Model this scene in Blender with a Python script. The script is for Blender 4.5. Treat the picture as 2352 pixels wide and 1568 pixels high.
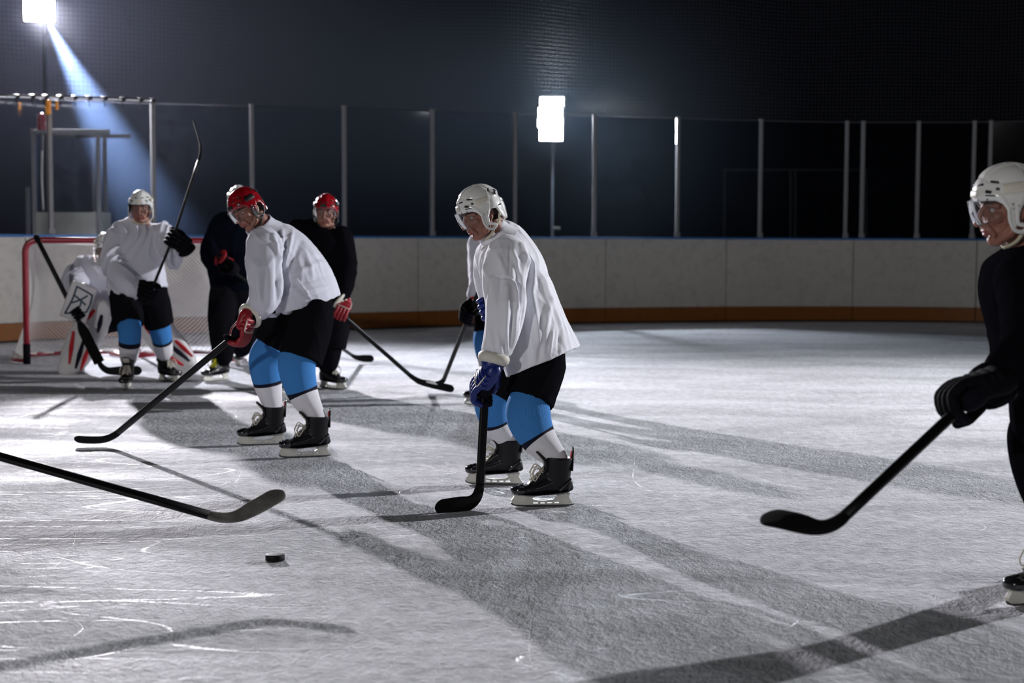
import bpy, bmesh, math, random
import numpy as np
from mathutils import Vector, Matrix, noise as mnoise
random.seed(7); rng = np.random.default_rng(11)
SC = bpy.context.scene
for o in list(bpy.data.objects): bpy.data.objects.remove(o)
COL = SC.collection

# ------------------------------------------------------------------ camera
F = 3500.0; HC = 1.28
PITCH = math.atan(242.0/F); ROLL = 0.0045
F0 = np.array([0, math.cos(PITCH), -math.sin(PITCH)]); R0 = np.array([1.0, 0, 0]); U0 = np.array([0, math.sin(PITCH), math.cos(PITCH)])
CR = R0*math.cos(ROLL) + U0*math.sin(ROLL); CU = U0*math.cos(ROLL) - R0*math.sin(ROLL); CF = F0
CAM = np.array([0, 0, HC])
cam_d = bpy.data.cameras.new('camera'); cam = bpy.data.objects.new('camera', cam_d); COL.objects.link(cam)
cam_d.sensor_width = 36.0; cam_d.lens = 36.0*F/2352.0; cam_d.clip_start = 0.1; cam_d.clip_end = 200
m = Matrix(((CR[0], CU[0], -CF[0], 0), (CR[1], CU[1], -CF[1], 0), (CR[2], CU[2], -CF[2], HC), (0, 0, 0, 1)))
cam.matrix_world = m
cam_d.dof.use_dof = True; cam_d.dof.focus_distance = 7.2; cam_d.dof.aperture_fstop = 2.6
SC.camera = cam

# ------------------------------------------------------------------ world, exposure
w = bpy.data.worlds.new('world'); SC.world = w; w.use_nodes = True
w.node_tree.nodes['Background'].inputs[0].default_value = (0.10, 0.12, 0.2, 1)
w.node_tree.nodes['Background'].inputs[1].default_value = 0.02
SC.view_settings.view_transform = 'Standard'; SC.view_settings.look = 'None'
SC.view_settings.gamma = 1; SC.view_settings.use_curve_mapping = False
SC.view_settings.exposure = 0.0

def aim(o, loc, tgt):
    o.location = loc
    o.rotation_euler = (Vector(tgt)-Vector(loc)).to_track_quat('-Z', 'Y').to_euler()
def spot(name, loc, tgt, power, color, angle=120, blend=0.5, radius=0.12):
    l = bpy.data.lights.new(name, 'SPOT'); l.energy = power; l.color = color
    l.spot_size = math.radians(angle); l.spot_blend = blend; l.shadow_soft_size = radius
    o = bpy.data.objects.new(name, l); COL.objects.link(o); aim(o, loc, tgt); return o
# rink floodlights: behind the left corner, off to the right, and the far side behind the camera
L1 = (-6.8, 22.0, 4.5); L2 = (0.66, 25.0, 3.25); L3 = (12.8, 13.6, 4.6)
spot('flood_key_left', L1, (-0.6, 10.5, 0.3), 15500, (0.98, 0.94, 1.0), 60, 1.0, 0.10)
spot('flood_right', L3, (1.0, 9.2, 0), 9800, (0.95, 0.96, 1.0), 88, 1.0, 0.12)
spot('flood_middle', (L2[0], L2[1]-0.32, L2[2]), (0.9, 17, 0.3), 1500, (0.92, 0.95, 1.0), 96, 0.8, 0.15)
spot('flood_behind_left', (-13, -16, 7.5), (0.8, 12, 0.6), 6600, (1.0, 0.98, 0.96), 60, 0.8, 0.35)
# spill of the left lamp, plus an added blue spot imitating a flare streak
spot('flare_streak_spot', (-6.75, 22.35, 4.35), (-4.75, 21.95, 0.6), 42000, (0.42, 0.60, 1.0), 25, 0.9, 0.04)
_l = bpy.data.lights.new('flood_left_spill', 'POINT'); _l.energy = 470; _l.color = (0.74, 0.72, 1.0); _l.shadow_soft_size = 0.25
_o = bpy.data.objects.new('flood_left_spill', _l); COL.objects.link(_o); _o.location = (-6.8, 22.25, 4.75)
_l = bpy.data.lights.new('flood_middle_spill', 'POINT'); _l.energy = 300; _l.color = (0.62, 0.80, 1.0); _l.shadow_soft_size = 0.2
_o = bpy.data.objects.new('flood_middle_spill', _l); COL.objects.link(_o); _o.location = (L2[0], L2[1]-0.1, L2[2]+0.1)

# ------------------------------------------------------------------ helpers
def W(px, py, y):
    """a point of the place at depth y (metres in front of the camera), measured off the photograph"""
    d = CF + CR*((px-1176)/F) + CU*((784-py)/F)
    return CAM + d*(y/d[1])
def GP(px, py):
    d = CF + CR*((px-1176)/F) + CU*((784-py)/F)
    return CAM + d*(-HC/d[2])
def proj(P):
    v = P-CAM; k = v@CF
    return 1176+F*(v@CR)/k, 784-F*(v@CU)/k
def nrm(v):
    v = np.asarray(v, float); return v/(np.linalg.norm(v)+1e-12)
def V(*a): return np.array(a, float)

class Geo:
    def __init__(s): s.v = []; s.f = []; s.m = []; s.n = 0; s.uv = {}
    def add(s, verts, faces, mi=0, uvs=None):
        b = s.n; s.v.append(np.asarray(verts, float)); s.n += len(verts)
        for i, f in enumerate(faces):
            if uvs is not None: s.uv[len(s.f)] = uvs[i]
            s.f.append(tuple(b+k for k in f)); s.m.append(mi if not callable(mi) else mi(i))
        return s
    def loft(s, rings, mi=0, closed=True, cap=True, uv=True):
        rings = [np.asarray(r) for r in rings]; n = len(rings[0]); V_ = np.concatenate(rings); fs = []; uvs = []; R = len(rings)
        ms = []
        for i in range(R-1):
            for j in range(n if closed else n-1):
                k = (j+1) % n
                fs.append((i*n+j, i*n+k, (i+1)*n+k, (i+1)*n+j))
                uvs.append(((j/n, i/(R-1)), ((j+1)/n, i/(R-1)), ((j+1)/n, (i+1)/(R-1)), (j/n, (i+1)/(R-1))))
                ms.append(mi[i] if isinstance(mi, (list, tuple, np.ndarray)) else mi)
        if cap and closed:
            fs.append(tuple(range(n))[::-1]); uvs.append(tuple((0, 0) for _ in range(n))); ms.append(ms[0])
            fs.append(tuple((R-1)*n+j for j in range(n))); uvs.append(tuple((0, 1) for _ in range(n))); ms.append(ms[-1])
        b = s.n; s.v.append(V_); s.n += len(V_)
        for f, u, q in zip(fs, uvs, ms):
            if uv: s.uv[len(s.f)] = u
            s.f.append(tuple(b+k for k in f)); s.m.append(q)
        return s
    def tube(s, pts, rad, n=14, lat=None, mi=0, rnd=True, ex=2.0, sub=0):
        """rings across a path; rad = r or (a, b), a along lat, b across it"""
        pts = [np.asarray(p, float) for p in pts]; rad = [r if isinstance(r, (tuple, list)) else (r, r) for r in (rad if isinstance(rad, (list, tuple)) and not (len(rad) == 2 and len(pts) != 2 and not isinstance(rad[0], (list, tuple))) else [rad]*len(pts))]
        if sub:
            P = np.array(pts); Rr = np.array(rad); t = np.arange(len(P)); T = np.linspace(0, len(P)-1, (len(P)-1)*sub+1)
            P = catmull(P, T); Rr = catmull(Rr, T); mi = mi
            pts = list(P); rad = [tuple(np.maximum(q, 1e-4)) for q in Rr]
        tans = []
        for i in range(len(pts)):
            a = pts[max(i-1, 0)]; b = pts[min(i+1, len(pts)-1)]; tans.append(nrm(b-a))
        if lat is None:
            l = np.cross(tans[0], V(0, 0, 1)) if abs(tans[0][2]) < 0.9 else np.cross(tans[0], V(0, 1, 0))
        else: l = np.asarray(lat, float)
        rings = []; th = np.linspace(0, 2*np.pi, n, endpoint=False)
        c, sn = np.cos(th), np.sin(th)
        c2 = np.sign(c)*np.abs(c)**(2/ex); s2 = np.sign(sn)*np.abs(sn)**(2/ex)
        fr = []
        for i, (p, t) in enumerate(zip(pts, tans)):
            ll = nrm(l - t*(l@t)); bb = np.cross(t, ll)
            if lat is None: l = ll
            fr.append((p, ll, bb, t, rad[i]))
        def ring(p, ll, bb, t, r, k=1.0, off=0): return p+t*off + np.outer(c2, ll)*r[0]*k + np.outer(s2, bb)*r[1]*k
        if rnd:
            p, ll, bb, t, r = fr[0]
            for a in (80, 60, 35): rings.append(ring(p, ll, bb, t, r, math.cos(math.radians(a)), -min(r)*math.sin(math.radians(a))))
        mm = [mi]*2 if rnd else []
        for q in fr: rings.append(ring(*q))
        if rnd:
            p, ll, bb, t, r = fr[-1]
            for a in (35, 60, 80): rings.append(ring(p, ll, bb, t, r, math.cos(math.radians(a)), min(r)*math.sin(math.radians(a))))
        return s.loft(rings, mi)
    def ell(s, c, r, R=None, n=20, mi=0):
        r = np.asarray(r if isinstance(r, (tuple, list, np.ndarray)) else (r,)*3, float); R = np.eye(3) if R is None else R
        vs = []; fs = []; m_ = n//2
        for i in range(1, m_):
            ph = math.pi*i/m_
            for j in range(n):
                t = 2*math.pi*j/n; vs.append((math.sin(ph)*math.cos(t), math.sin(ph)*math.sin(t), math.cos(ph)))
        vs.append((0, 0, 1)); vs.append((0, 0, -1)); T = len(vs)-2
        for i in range(m_-2):
            for j in range(n): k = (j+1) % n; fs.append((i*n+j, (i+1)*n+j, (i+1)*n+k, i*n+k))
        for j in range(n):
            k = (j+1) % n; fs.append((T, j, k)); fs.append((T+1, (m_-2)*n+k, (m_-2)*n+j))
        return s.add((np.array(vs)*r)@np.asarray(R).T+np.asarray(c), fs, mi)
    def box(s, c, sz, R=None, mi=0, bev=0.0):
        R = np.eye(3) if R is None else np.asarray(R)
        h = np.asarray(sz, float)/2
        if bev <= 0:
            vs = np.array([(x, y, z) for x in (-1, 1) for y in (-1, 1) for z in (-1, 1)])*h
            fs = [(0, 1, 3, 2), (4, 6, 7, 5), (0, 4, 5, 1), (2, 3, 7, 6), (0, 2, 6, 4), (1, 5, 7, 3)]
            return s.add(vs@R.T+np.asarray(c), fs, mi)
        bm = bmesh.new(); bmesh.ops.create_cube(bm, size=1)
        for v in bm.verts: v.co = Vector(np.array(v.co)*h*2)
        bmesh.ops.bevel(bm, geom=list(bm.edges)+list(bm.verts), offset=bev, segments=2, affect='EDGES', profile=0.7)
        vs = np.array([v.co[:] for v in bm.verts]); fs = [tuple(v.index for v in f.verts) for f in bm.faces]; bm.free()
        return s.add(vs@R.T+np.asarray(c), fs, mi)
    def mesh(s, name='m', mats=(), smooth=True):
        me = bpy.data.meshes.new(name); vs = np.concatenate(s.v)
        me.from_pydata(vs.tolist(), [], s.f)
        for m_ in mats: me.materials.append(m_)
        me.polygons.foreach_set('material_index', s.m)
        if s.uv:
            L = me.uv_layers.new(name='UVMap'); d = np.zeros((len(me.loops), 2))
            for i, p in enumerate(me.polygons):
                if i in s.uv:
                    for k, li in enumerate(p.loop_indices): d[li] = s.uv[i][k % len(s.uv[i])]
            L.data.foreach_set('uv', d.ravel())
        me.polygons.foreach_set('use_smooth', [smooth]*len(me.polygons)); me.update()
        return me

def catmull(P, T):
    P = np.asarray(P, float); n = len(P); out = []
    for t in T:
        i = min(int(t), n-2); u = t-i
        p0 = P[max(i-1, 0)]; p1 = P[i]; p2 = P[i+1]; p3 = P[min(i+2, n-1)]
        out.append(0.5*((2*p1)+(-p0+p2)*u+(2*p0-5*p1+4*p2-p3)*u*u+(-p0+3*p1-3*p2+p3)*u**3))
    return np.array(out)

def solidmesh(geo, mats, voxel=0.01, smooth=4, disp=None, assign=None, name='m'):
    """one closed skin round all the volumes in geo, then shaped by disp"""
    me = geo.mesh('tmp'); ob = bpy.data.objects.new('tmp', me); COL.objects.link(ob)
    r = ob.modifiers.new('r', 'REMESH'); r.mode = 'VOXEL'; r.voxel_size = voxel; r.use_smooth_shade = True
    if smooth:
        s_ = ob.modifiers.new('s', 'SMOOTH'); s_.iterations = smooth; s_.factor = 0.5
    dg = bpy.context.evaluated_depsgraph_get(); ev = ob.evaluated_get(dg)
    me2 = bpy.data.meshes.new_from_object(ev); bpy.data.objects.remove(ob); bpy.data.meshes.remove(me)
    me2.name = name; me2.materials.clear()
    for m_ in mats: me2.materials.append(m_)
    n = len(me2.vertices); co = np.zeros(n*3); me2.vertices.foreach_get('co', co); co = co.reshape(-1, 3)
    if disp is not None:
        no = np.zeros(n*3); me2.vertex_normals.foreach_get('vector', no); no = no.reshape(-1, 3)
        co = disp(co, no); me2.vertices.foreach_set('co', co.ravel()); me2.update()
    k = len(me2.polygons); mi = np.zeros(k, int)
    if assign is not None:
        c = np.zeros(k*3); me2.polygons.foreach_get('center', c); mi = assign(c.reshape(-1, 3)).astype(int)
    me2.polygons.foreach_set('material_index', mi); me2.polygons.foreach_set('use_smooth', [True]*k); me2.update()
    return me2

ORG = {}
def thing(name, label, cat, loc, group=None):
    o = bpy.data.objects.new(name, None); COL.objects.link(o); o.location = tuple(loc); o.empty_display_size = 0.2
    o['label'] = label; o['category'] = cat
    group = group or {'person': 'hockey players on the ice', 'hockey stick': 'hockey sticks in play', 'floodlight': 'floodlights round the rink'}.get(cat)
    if group: o['group'] = group
    ORG[o.name] = np.asarray(loc, float); return o
def put(me, name, parent=None, M=None, label=None):
    """link a mesh made in world metres (or local, with M) under its thing or part"""
    o = bpy.data.objects.new(name, me); COL.objects.link(o)
    me.name = name
    if parent is not None:
        o.parent = parent; top = parent
        issub = top.parent is not None
        org = ORG[parent.name]; ORG[o.name] = org
        if issub:
            pass
        if M is None:
            if not issub:
                o.location = tuple(-org)
                ORG[o.name] = V(0, 0, 0)       # children of this part share its frame
            else: o.location = (0, 0, 0)
        else:
            if not issub: o.matrix_basis = Matrix.Translation(Vector(-org)) @ M; ORG[o.name] = V(0, 0, 0)
            else: o.matrix_basis = M
    if label: o['label'] = label
    return o
def tag(o, label, cat, group=None, kind=None):
    if kind: o['kind'] = kind
    if label: o['label'] = label; o['category'] = cat
    if group: o['group'] = group
    return o
def frame(o, x, z=None, y=None):
    """matrix with local X along x and Z near z"""
    X = nrm(x)
    Z = np.asarray(z, float); Z = nrm(Z-X*(Z@X)); Y = np.cross(Z, X)
    return Matrix(((X[0], Y[0], Z[0], o[0]), (X[1], Y[1], Z[1], o[1]), (X[2], Y[2], Z[2], o[2]), (0, 0, 0, 1)))
def xf(P, M):
    A = np.array(M); return np.asarray(P)@A[:3, :3].T + A[:3, 3]
def poly2d(outer, holes, depth, bevel=0.0):
    """extruded outline with holes in local XZ, thickness along Y -> (verts, faces)"""
    c = bpy.data.curves.new('c', 'CURVE'); c.dimensions = '2D'; c.fill_mode = 'BOTH'; c.extrude = depth/2; c.bevel_depth = bevel; c.bevel_resolution = 1
    for pl in [outer]+holes:
        s_ = c.splines.new('POLY'); s_.points.add(len(pl)-1); s_.use_cyclic_u = True
        for q, p in zip(s_.points, pl): q.co = (p[0], p[1], 0, 1)
    ob = bpy.data.objects.new('c', c); COL.objects.link(ob)
    dg = bpy.context.evaluated_depsgraph_get(); me = bpy.data.meshes.new_from_object(ob.evaluated_get(dg))
    vs = np.array([v.co[:] for v in me.vertices]); fs = [tuple(p.vertices) for p in me.polygons]
    bpy.data.objects.remove(ob); bpy.data.curves.remove(c); bpy.data.meshes.remove(me)
    return np.stack([vs[:, 0], -vs[:, 2], vs[:, 1]], 1), fs

# ------------------------------------------------------------------ materials
def mat(name, col, rough=0.6, spec=0.5, metal=0.0, bump=None, var=None, coat=0.0, sheen=0.0, sss=0.0, rib=0):
    m_ = bpy.data.materials.new(name); m_.use_nodes = True; nt = m_.node_tree; b = nt.nodes['Principled BSDF']
    b.inputs['Base Color'].default_value = (*col, 1); b.inputs['Roughness'].default_value = rough
    b.inputs['Specular IOR Level'].default_value = spec; b.inputs['Metallic'].default_value = metal
    b.inputs['Coat Weight'].default_value = coat; b.inputs['Sheen Weight'].default_value = sheen
    if sss: b.inputs['Subsurface Weight'].default_value = sss; b.inputs['Subsurface Radius'].default_value = (0.012, 0.005, 0.003)
    tc = nt.nodes.new('ShaderNodeTexCoord')
    if var:
        sc, amt = var; n = nt.nodes.new('ShaderNodeTexNoise'); n.inputs['Scale'].default_value = sc; n.inputs['Detail'].default_value = 5
        nt.links.new(tc.outputs['Object'], n.inputs['Vector'])
        r = nt.nodes.new('ShaderNodeValToRGB'); r.color_ramp.elements[0].position = 0.35; r.color_ramp.elements[1].position = 0.65
        r.color_ramp.elements[0].color = (*[c*(1-amt) for c in col], 1); r.color_ramp.elements[1].color = (*col, 1)
        nt.links.new(n.outputs['Fac'], r.inputs['Fac']); nt.links.new(r.outputs['Color'], b.inputs['Base Color'])
    last = None
    if bump:
        sc, st, di = bump; n = nt.nodes.new('ShaderNodeTexNoise'); n.inputs['Scale'].default_value = sc; n.inputs['Detail'].default_value = 4
        nt.links.new(tc.outputs['Object'], n.inputs['Vector'])
        bp = nt.nodes.new('ShaderNodeBump'); bp.inputs['Strength'].default_value = st; bp.inputs['Distance'].default_value = di
        nt.links.new(n.outputs['Fac'], bp.inputs['Height']); nt.links.new(bp.outputs['Normal'], b.inputs['Normal']); last = bp
    if rib:
        sx = nt.nodes.new('ShaderNodeSeparateXYZ'); nt.links.new(tc.outputs['UV'], sx.inputs[0])
        mu = nt.nodes.new('ShaderNodeMath'); mu.operation = 'MULTIPLY'; mu.inputs[1].default_value = rib*2*math.pi
        nt.links.new(sx.outputs['X'], mu.inputs[0]); si = nt.nodes.new('ShaderNodeMath'); si.operation = 'SINE'; nt.links.new(mu.outputs[0], si.inputs[0])
        bp = nt.nodes.new('ShaderNodeBump'); bp.inputs['Strength'].default_value = 0.6; bp.inputs['Distance'].default_value = 0.0012
        nt.links.new(si.outputs[0], bp.inputs['Height'])
        if last: nt.links.new(last.outputs['Normal'], bp.inputs['Normal'])
        nt.links.new(bp.outputs['Normal'], b.inputs['Normal'])
    return m_
def emis(name, col, st):
    m_ = bpy.data.materials.new(name); m_.use_nodes = True; nt = m_.node_tree; b = nt.nodes['Principled BSDF']
    b.inputs['Base Color'].default_value = (0.8, 0.8, 0.8, 1); b.inputs['Emission Color'].default_value = (*col, 1); b.inputs['Emission Strength'].default_value = st
    return m_
def thin_glass(name, tint=(1, 1, 1), dust=0.0, rough=0.02, ior=1.5):
    m_ = bpy.data.materials.new(name); m_.use_nodes = True; nt = m_.node_tree; nt.nodes.clear()
    out = nt.nodes.new('ShaderNodeOutputMaterial'); tr = nt.nodes.new('ShaderNodeBsdfTransparent'); tr.inputs[0].default_value = (*tint, 1)
    gl = nt.nodes.new('ShaderNodeBsdfGlossy'); gl.inputs['Roughness'].default_value = rough
    fr = nt.nodes.new('ShaderNodeFresnel'); fr.inputs['IOR'].default_value = ior
    mx = nt.nodes.new('ShaderNodeMixShader'); nt.links.new(fr.outputs[0], mx.inputs[0]); nt.links.new(tr.outputs[0], mx.inputs[1]); nt.links.new(gl.outputs[0], mx.inputs[2])
    if dust:
        tl = nt.nodes.new('ShaderNodeBsdfTranslucent'); tl.inputs[0].default_value = (0.75, 0.85, 1, 1)
        tc = nt.nodes.new('ShaderNodeTexCoord'); n = nt.nodes.new('ShaderNodeTexNoise'); n.inputs['Scale'].default_value = 5.0; n.inputs['Detail'].default_value = 9; n.inputs['Distortion'].default_value = 0.8
        nt.links.new(tc.outputs['Object'], n.inputs['Vector'])
        mr = nt.nodes.new('ShaderNodeMapRange'); mr.inputs[1].default_value = 0.35; mr.inputs[2].default_value = 0.75; mr.inputs[3].default_value = dust*0.25; mr.inputs[4].default_value = dust*1.6
        nt.links.new(n.outputs['Fac'], mr.inputs[0]); m2 = nt.nodes.new('ShaderNodeMixShader')
        nt.links.new(mr.outputs[0], m2.inputs[0]); nt.links.new(mx.outputs[0], m2.inputs[1]); nt.links.new(tl.outputs[0], m2.inputs[2]); mx = m2
    nt.links.new(mx.outputs[0], out.inputs['Surface']); return m_

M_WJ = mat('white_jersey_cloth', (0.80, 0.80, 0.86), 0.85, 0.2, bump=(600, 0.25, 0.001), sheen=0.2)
M_WJ_DIM = mat('dimmed_white_jersey_cloth', (0.60, 0.60, 0.68), 0.85, 0.2, bump=(600, 0.25, 0.001), sheen=0.1)  # same white cloth, darkened so the players farther back look less lit
M_BJ = mat('black_jersey_cloth', (0.005, 0.005, 0.007), 0.95, 0.0)
M_NJ = mat('navy_jersey_cloth', (0.004, 0.005, 0.009), 0.95, 0.0)
M_SH = mat('black_shorts_cloth', (0.007, 0.007, 0.009), 0.9, 0.0, bump=(60, 0.2, 0.003))
M_BLUE = mat('sky_blue_sock', (0.05, 0.22, 0.56), 0.85, 0.2, rib=100)
M_NAVY = mat('navy_stripe', (0.006, 0.006, 0.022), 0.85, 0.2, rib=100)
M_WS = mat('white_sock', (0.78, 0.76, 0.80), 0.85, 0.2, rib=100)
M_BS = mat('black_sock', (0.006, 0.006, 0.008), 0.95, 0.0)
M_SKIN = mat('skin', (0.33, 0.145, 0.105), 0.5, 0.4, bump=(90, 0.25, 0.002), var=(30, 0.25), sss=0.15)
M_LIP = mat('lips', (0.26, 0.075, 0.065), 0.45, 0.4)
M_HAIR = mat('short_dark_hair', (0.05, 0.035, 0.03), 0.8, 0.2, bump=(250, 0.6, 0.003))
M_EYE = mat('eye_white', (0.42, 0.38, 0.36), 0.25, 0.5); M_IRIS = mat('iris', (0.03, 0.03, 0.035), 0.2, 0.6)
M_HW = mat('white_helmet_shell', (0.80, 0.80, 0.78), 0.22, 0.5, coat=0.5)
M_HC = mat('cream_helmet_pad', (0.74, 0.70, 0.60), 0.35, 0.5)
M_HR = mat('red_helmet_shell', (0.27, 0.004, 0.010), 0.2, 0.5, coat=0.6)
M_VENT = mat('black_vent', (0.006, 0.006, 0.007), 0.5, 0.4)
M_RIV = mat('steel_rivet', (0.6, 0.6, 0.6), 0.25, 0.5, 1.0)
M_STRAP = mat('cream_strap', (0.62, 0.58, 0.42), 0.7, 0.3)
M_VIS = thin_glass('visor', (0.90, 0.93, 0.96), 0.006, 0.03, 1.28)
M_BOOT = mat('black_boot', (0.005, 0.005, 0.007), 0.42, 0.3, bump=(70, 0.15, 0.002))
M_GLOSS = mat('glossy_black_plastic', (0.012, 0.012, 0.015), 0.14, 0.6, coat=0.6)
M_RED = mat('red_plastic', (0.5, 0.01, 0.015), 0.35, 0.5)
M_LACE = mat('cream_lace', (0.62, 0.58, 0.50), 0.8, 0.2)
M_HOLD = mat('white_blade_holder', (0.70, 0.68, 0.62), 0.4, 0.5, var=(18, 0.18))
M_STEEL = mat('blade_steel', (0.16, 0.16, 0.165), 0.3, 0.5, 1.0)
M_FELT = mat('white_felt_tongue', (0.60, 0.55, 0.50), 0.9, 0.1)
M_YEL = mat('yellow_lace', (0.50, 0.48, 0.02), 0.7, 0.2)
M_GB = mat('blue_glove_leather', (0.006, 0.018, 0.16), 0.4, 0.5, bump=(120, 0.3, 0.002))
M_GR = mat('red_glove_leather', (0.27, 0.006, 0.014), 0.45, 0.5, bump=(120, 0.3, 0.002))
M_GK = mat('black_glove_leather', (0.004, 0.004, 0.006), 0.8, 0.08, bump=(120, 0.3, 0.002))
M_GW = mat('white_glove_cuff', (0.66, 0.63, 0.55), 0.6, 0.3)
M_PALM = mat('dark_palm', (0.004, 0.004, 0.008), 0.8, 0.1)
M_STK = mat('black_stick_shaft', (0.005, 0.005, 0.006), 0.5, 0.2, var=(9, 0.3))
M_TAPE = mat('black_blade_tape', (0.007, 0.007, 0.008), 0.9, 0.1, bump=(220, 0.6, 0.002))
M_GTAPE = mat('worn_grey_tape', (0.16, 0.15, 0.14), 0.9, 0.2, bump=(160, 0.7, 0.003), var=(14, 0.45))
M_WTAPE = mat('white_tape', (0.7, 0.7, 0.68), 0.7, 0.2)
M_SNOW = mat('snow_dust', (0.75, 0.75, 0.78), 0.9, 0.2)
M_PUCK = mat('puck_rubber', (0.006, 0.006, 0.008), 0.6, 0.2, bump=(300, 0.3, 0.001))
M_GOAL = mat('red_goal_paint', (0.24, 0.006, 0.02), 0.28, 0.5, coat=0.3)
M_NET = mat('white_net_cord', (0.62, 0.60, 0.58), 0.8, 0.2)
M_DNET = mat('grey_safety_net_cord', (0.10, 0.10, 0.12), 0.6, 0.3)
M_METAL = mat('grey_metal_post', (0.22, 0.22, 0.23), 0.6, 0.35, 0.0)
M_DARK = mat('dark_lamp_housing', (0.02, 0.02, 0.022), 0.5, 0.4)
M_PANEL = mat('white_box_panel', (0.42, 0.41, 0.37), 0.7, 0.3, var=(4, 0.2))
M_PAD = mat('white_goalie_pad', (0.62, 0.60, 0.60), 0.5, 0.4, bump=(40, 0.2, 0.004))
M_TEAL = mat('dark_teal_piping', (0.02, 0.05, 0.08), 0.5, 0.4)

# ================================================================== ice
def ice_material():
    m_ = bpy.data.materials.new('scratched_ice'); m_.use_nodes = True; nt = m_.node_tree; b = nt.nodes['Principled BSDF']; N = nt.nodes.new; L = nt.links.new
    tc = N('ShaderNodeTexCoord')
    def noise(scale, det=4, rot=0, st=(1, 1, 1), dist=0.0, rough=0.5):
        mp = N('ShaderNodeMapping'); mp.inputs['Rotation'].default_value = (0, 0, rot); mp.inputs['Scale'].default_value = st
        L(tc.outputs['Object'], mp.inputs[0]); n = N('ShaderNodeTexNoise'); n.inputs['Scale'].default_value = scale; n.inputs['Detail'].default_value = det
        n.inputs['Distortion'].default_value = dist; n.inputs['Roughness'].default_value = rough; L(mp.outputs[0], n.inputs['Vector']); return n.outputs['Fac']
    def math_(op, a, b_=None, c=None):
        n = N('ShaderNodeMath'); n.operation = op
        for i, q in enumerate((a, b_, c)):
            if q is None: continue
            if isinstance(q, (int, float)): n.inputs[i].default_value = q
            else: L(q, n.inputs[i])
        return n.outputs[0]
    def lines(scale, rot, st, wd, gate=None):
        f = noise(scale, 0.5, rot, st, 0.0)
        d = math_('ABSOLUTE', math_('SUBTRACT', f, 0.5)); l = N('ShaderNodeMapRange'); l.inputs[1].default_value = 0; l.inputs[2].default_value = wd*0.42; l.inputs[3].default_value = 1; l.inputs[4].default_value = 0
        L(d, l.inputs[0]); r = l.outputs[0]
        if gate:
            g = N('ShaderNodeMapRange'); g.inputs[1].default_value = gate[2]; g.inputs[2].default_value = gate[2]+0.12; L(noise(gate[0], 2, gate[1]), g.inputs[0]); r = math_('MULTIPLY', r, g.outputs[0])
        return r
    s1 = lines(0.8, 0.2, (0.9, 0.4, 1), 0.0020, (0.7, 0.3, 0.42)); s6 = lines(1.0, 1.5, (0.35, 1.0, 1), 0.0020, (0.6, 0.9, 0.42)); s7 = lines(1.2, -1.2, (0.15, 1.0, 1), 0.0026, None); s8 = lines(0.9, 0.8, (0.3, 0.9, 1), 0.0018, (0.8, 0.5, 0.40))
    s2 = lines(1.0, 1.1, (0.14, 1.0, 1), 0.0028, None)
    s3 = lines(1.4, -0.6, (0.25, 1.2, 1), 0.0032, (0.8, 2.3, 0.5))
    s4 = lines(2.6, 0.05, (0.2, 1.5, 1), 0.008, (1.5, 0.2, 0.5))
    s5 = lines(0.7, 2.2, (0.5, 0.9, 1), 0.0014, None)
    s = math_('ADD', math_('ADD', s1, s2), math_('ADD', s3, math_('ADD', s5, math_('MULTIPLY', s4, 0.5)))); s = math_('ADD', s, math_('ADD', s6, math_('ADD', s7, s8)))
    for sc_, ro_, st_ in ((1.3, 0.9, (0.12, 1, 1)), (1.5, 1.45, (0.15, 1, 1)), (1.2, 2.35, (0.14, 1, 1))): s = math_('ADD', s, math_('MULTIPLY', lines(sc_, ro_, st_, 0.0034, None), 0.8))
    brk = N('ShaderNodeMapRange'); brk.inputs[1].default_value = 0.42; brk.inputs[2].default_value = 0.55; L(noise(5, 3, 0.4, (1, 1, 1), 0.0, 0.8), brk.inputs[0]); s = math_('MULTIPLY', s, brk.outputs[0])
    s = math_('MINIMUM', s, 1.0)
    grain = noise(52, 3, 0.3, (1.0, 0.75, 1), 0.0, 0.65); fine = noise(15, 5, -0.12, (1.0, 0.7, 1), 0.4, 0.7); big = noise(1.3, 5, 0.3, (0.5, 1.2, 1), 0.9)
    gm = N('ShaderNodeMapRange'); gm.inputs[1].default_value = 0.38; gm.inputs[2].default_value = 0.62; gm.inputs[3].default_value = 0.25; gm.inputs[4].default_value = 1.0; L(noise(2.6, 3, 0.9, (0.5, 1, 1)), gm.inputs[0]); grain = math_('MULTIPLY', math_('SUBTRACT', grain, 0.5), gm.outputs[0])
    h = math_('ADD', math_('MULTIPLY', grain, 0.95), math_('MULTIPLY', fine, 1.2)); h = math_('ADD', h, math_('MULTIPLY', big, 0.6))
    h = math_('SUBTRACT', h, math_('MULTIPLY', s, 0.30))
    bp = N('ShaderNodeBump'); bp.inputs['Strength'].default_value = 1.0; bp.inputs['Distance'].default_value = 0.019; L(h, bp.inputs['Height']); L(bp.outputs['Normal'], b.inputs['Normal'])
    cr = N('ShaderNodeValToRGB'); cr.color_ramp.elements[0].position = 0.38; cr.color_ramp.elements[1].position = 0.60
    cr.color_ramp.elements[0].color = (0.44, 0.45, 0.47, 1); cr.color_ramp.elements[1].color = (0.74, 0.74, 0.78, 1)
    L(math_('ADD', math_('MULTIPLY', big, 0.5), math_('MULTIPLY', fine, 0.5)), cr.inputs[0]); L(cr.outputs[0], b.inputs['Base Color'])
    rr = N('ShaderNodeMapRange'); rr.inputs[1].default_value = 0.35; rr.inputs[2].default_value = 0.65; rr.inputs[3].default_value = 0.72; rr.inputs[4].default_value = 0.52; L(big, rr.inputs[0])
    rgh = math_('SUBTRACT', rr.outputs[0], math_('MULTIPLY', s, 0.36)); L(rgh, b.inputs['Roughness'])
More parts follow.
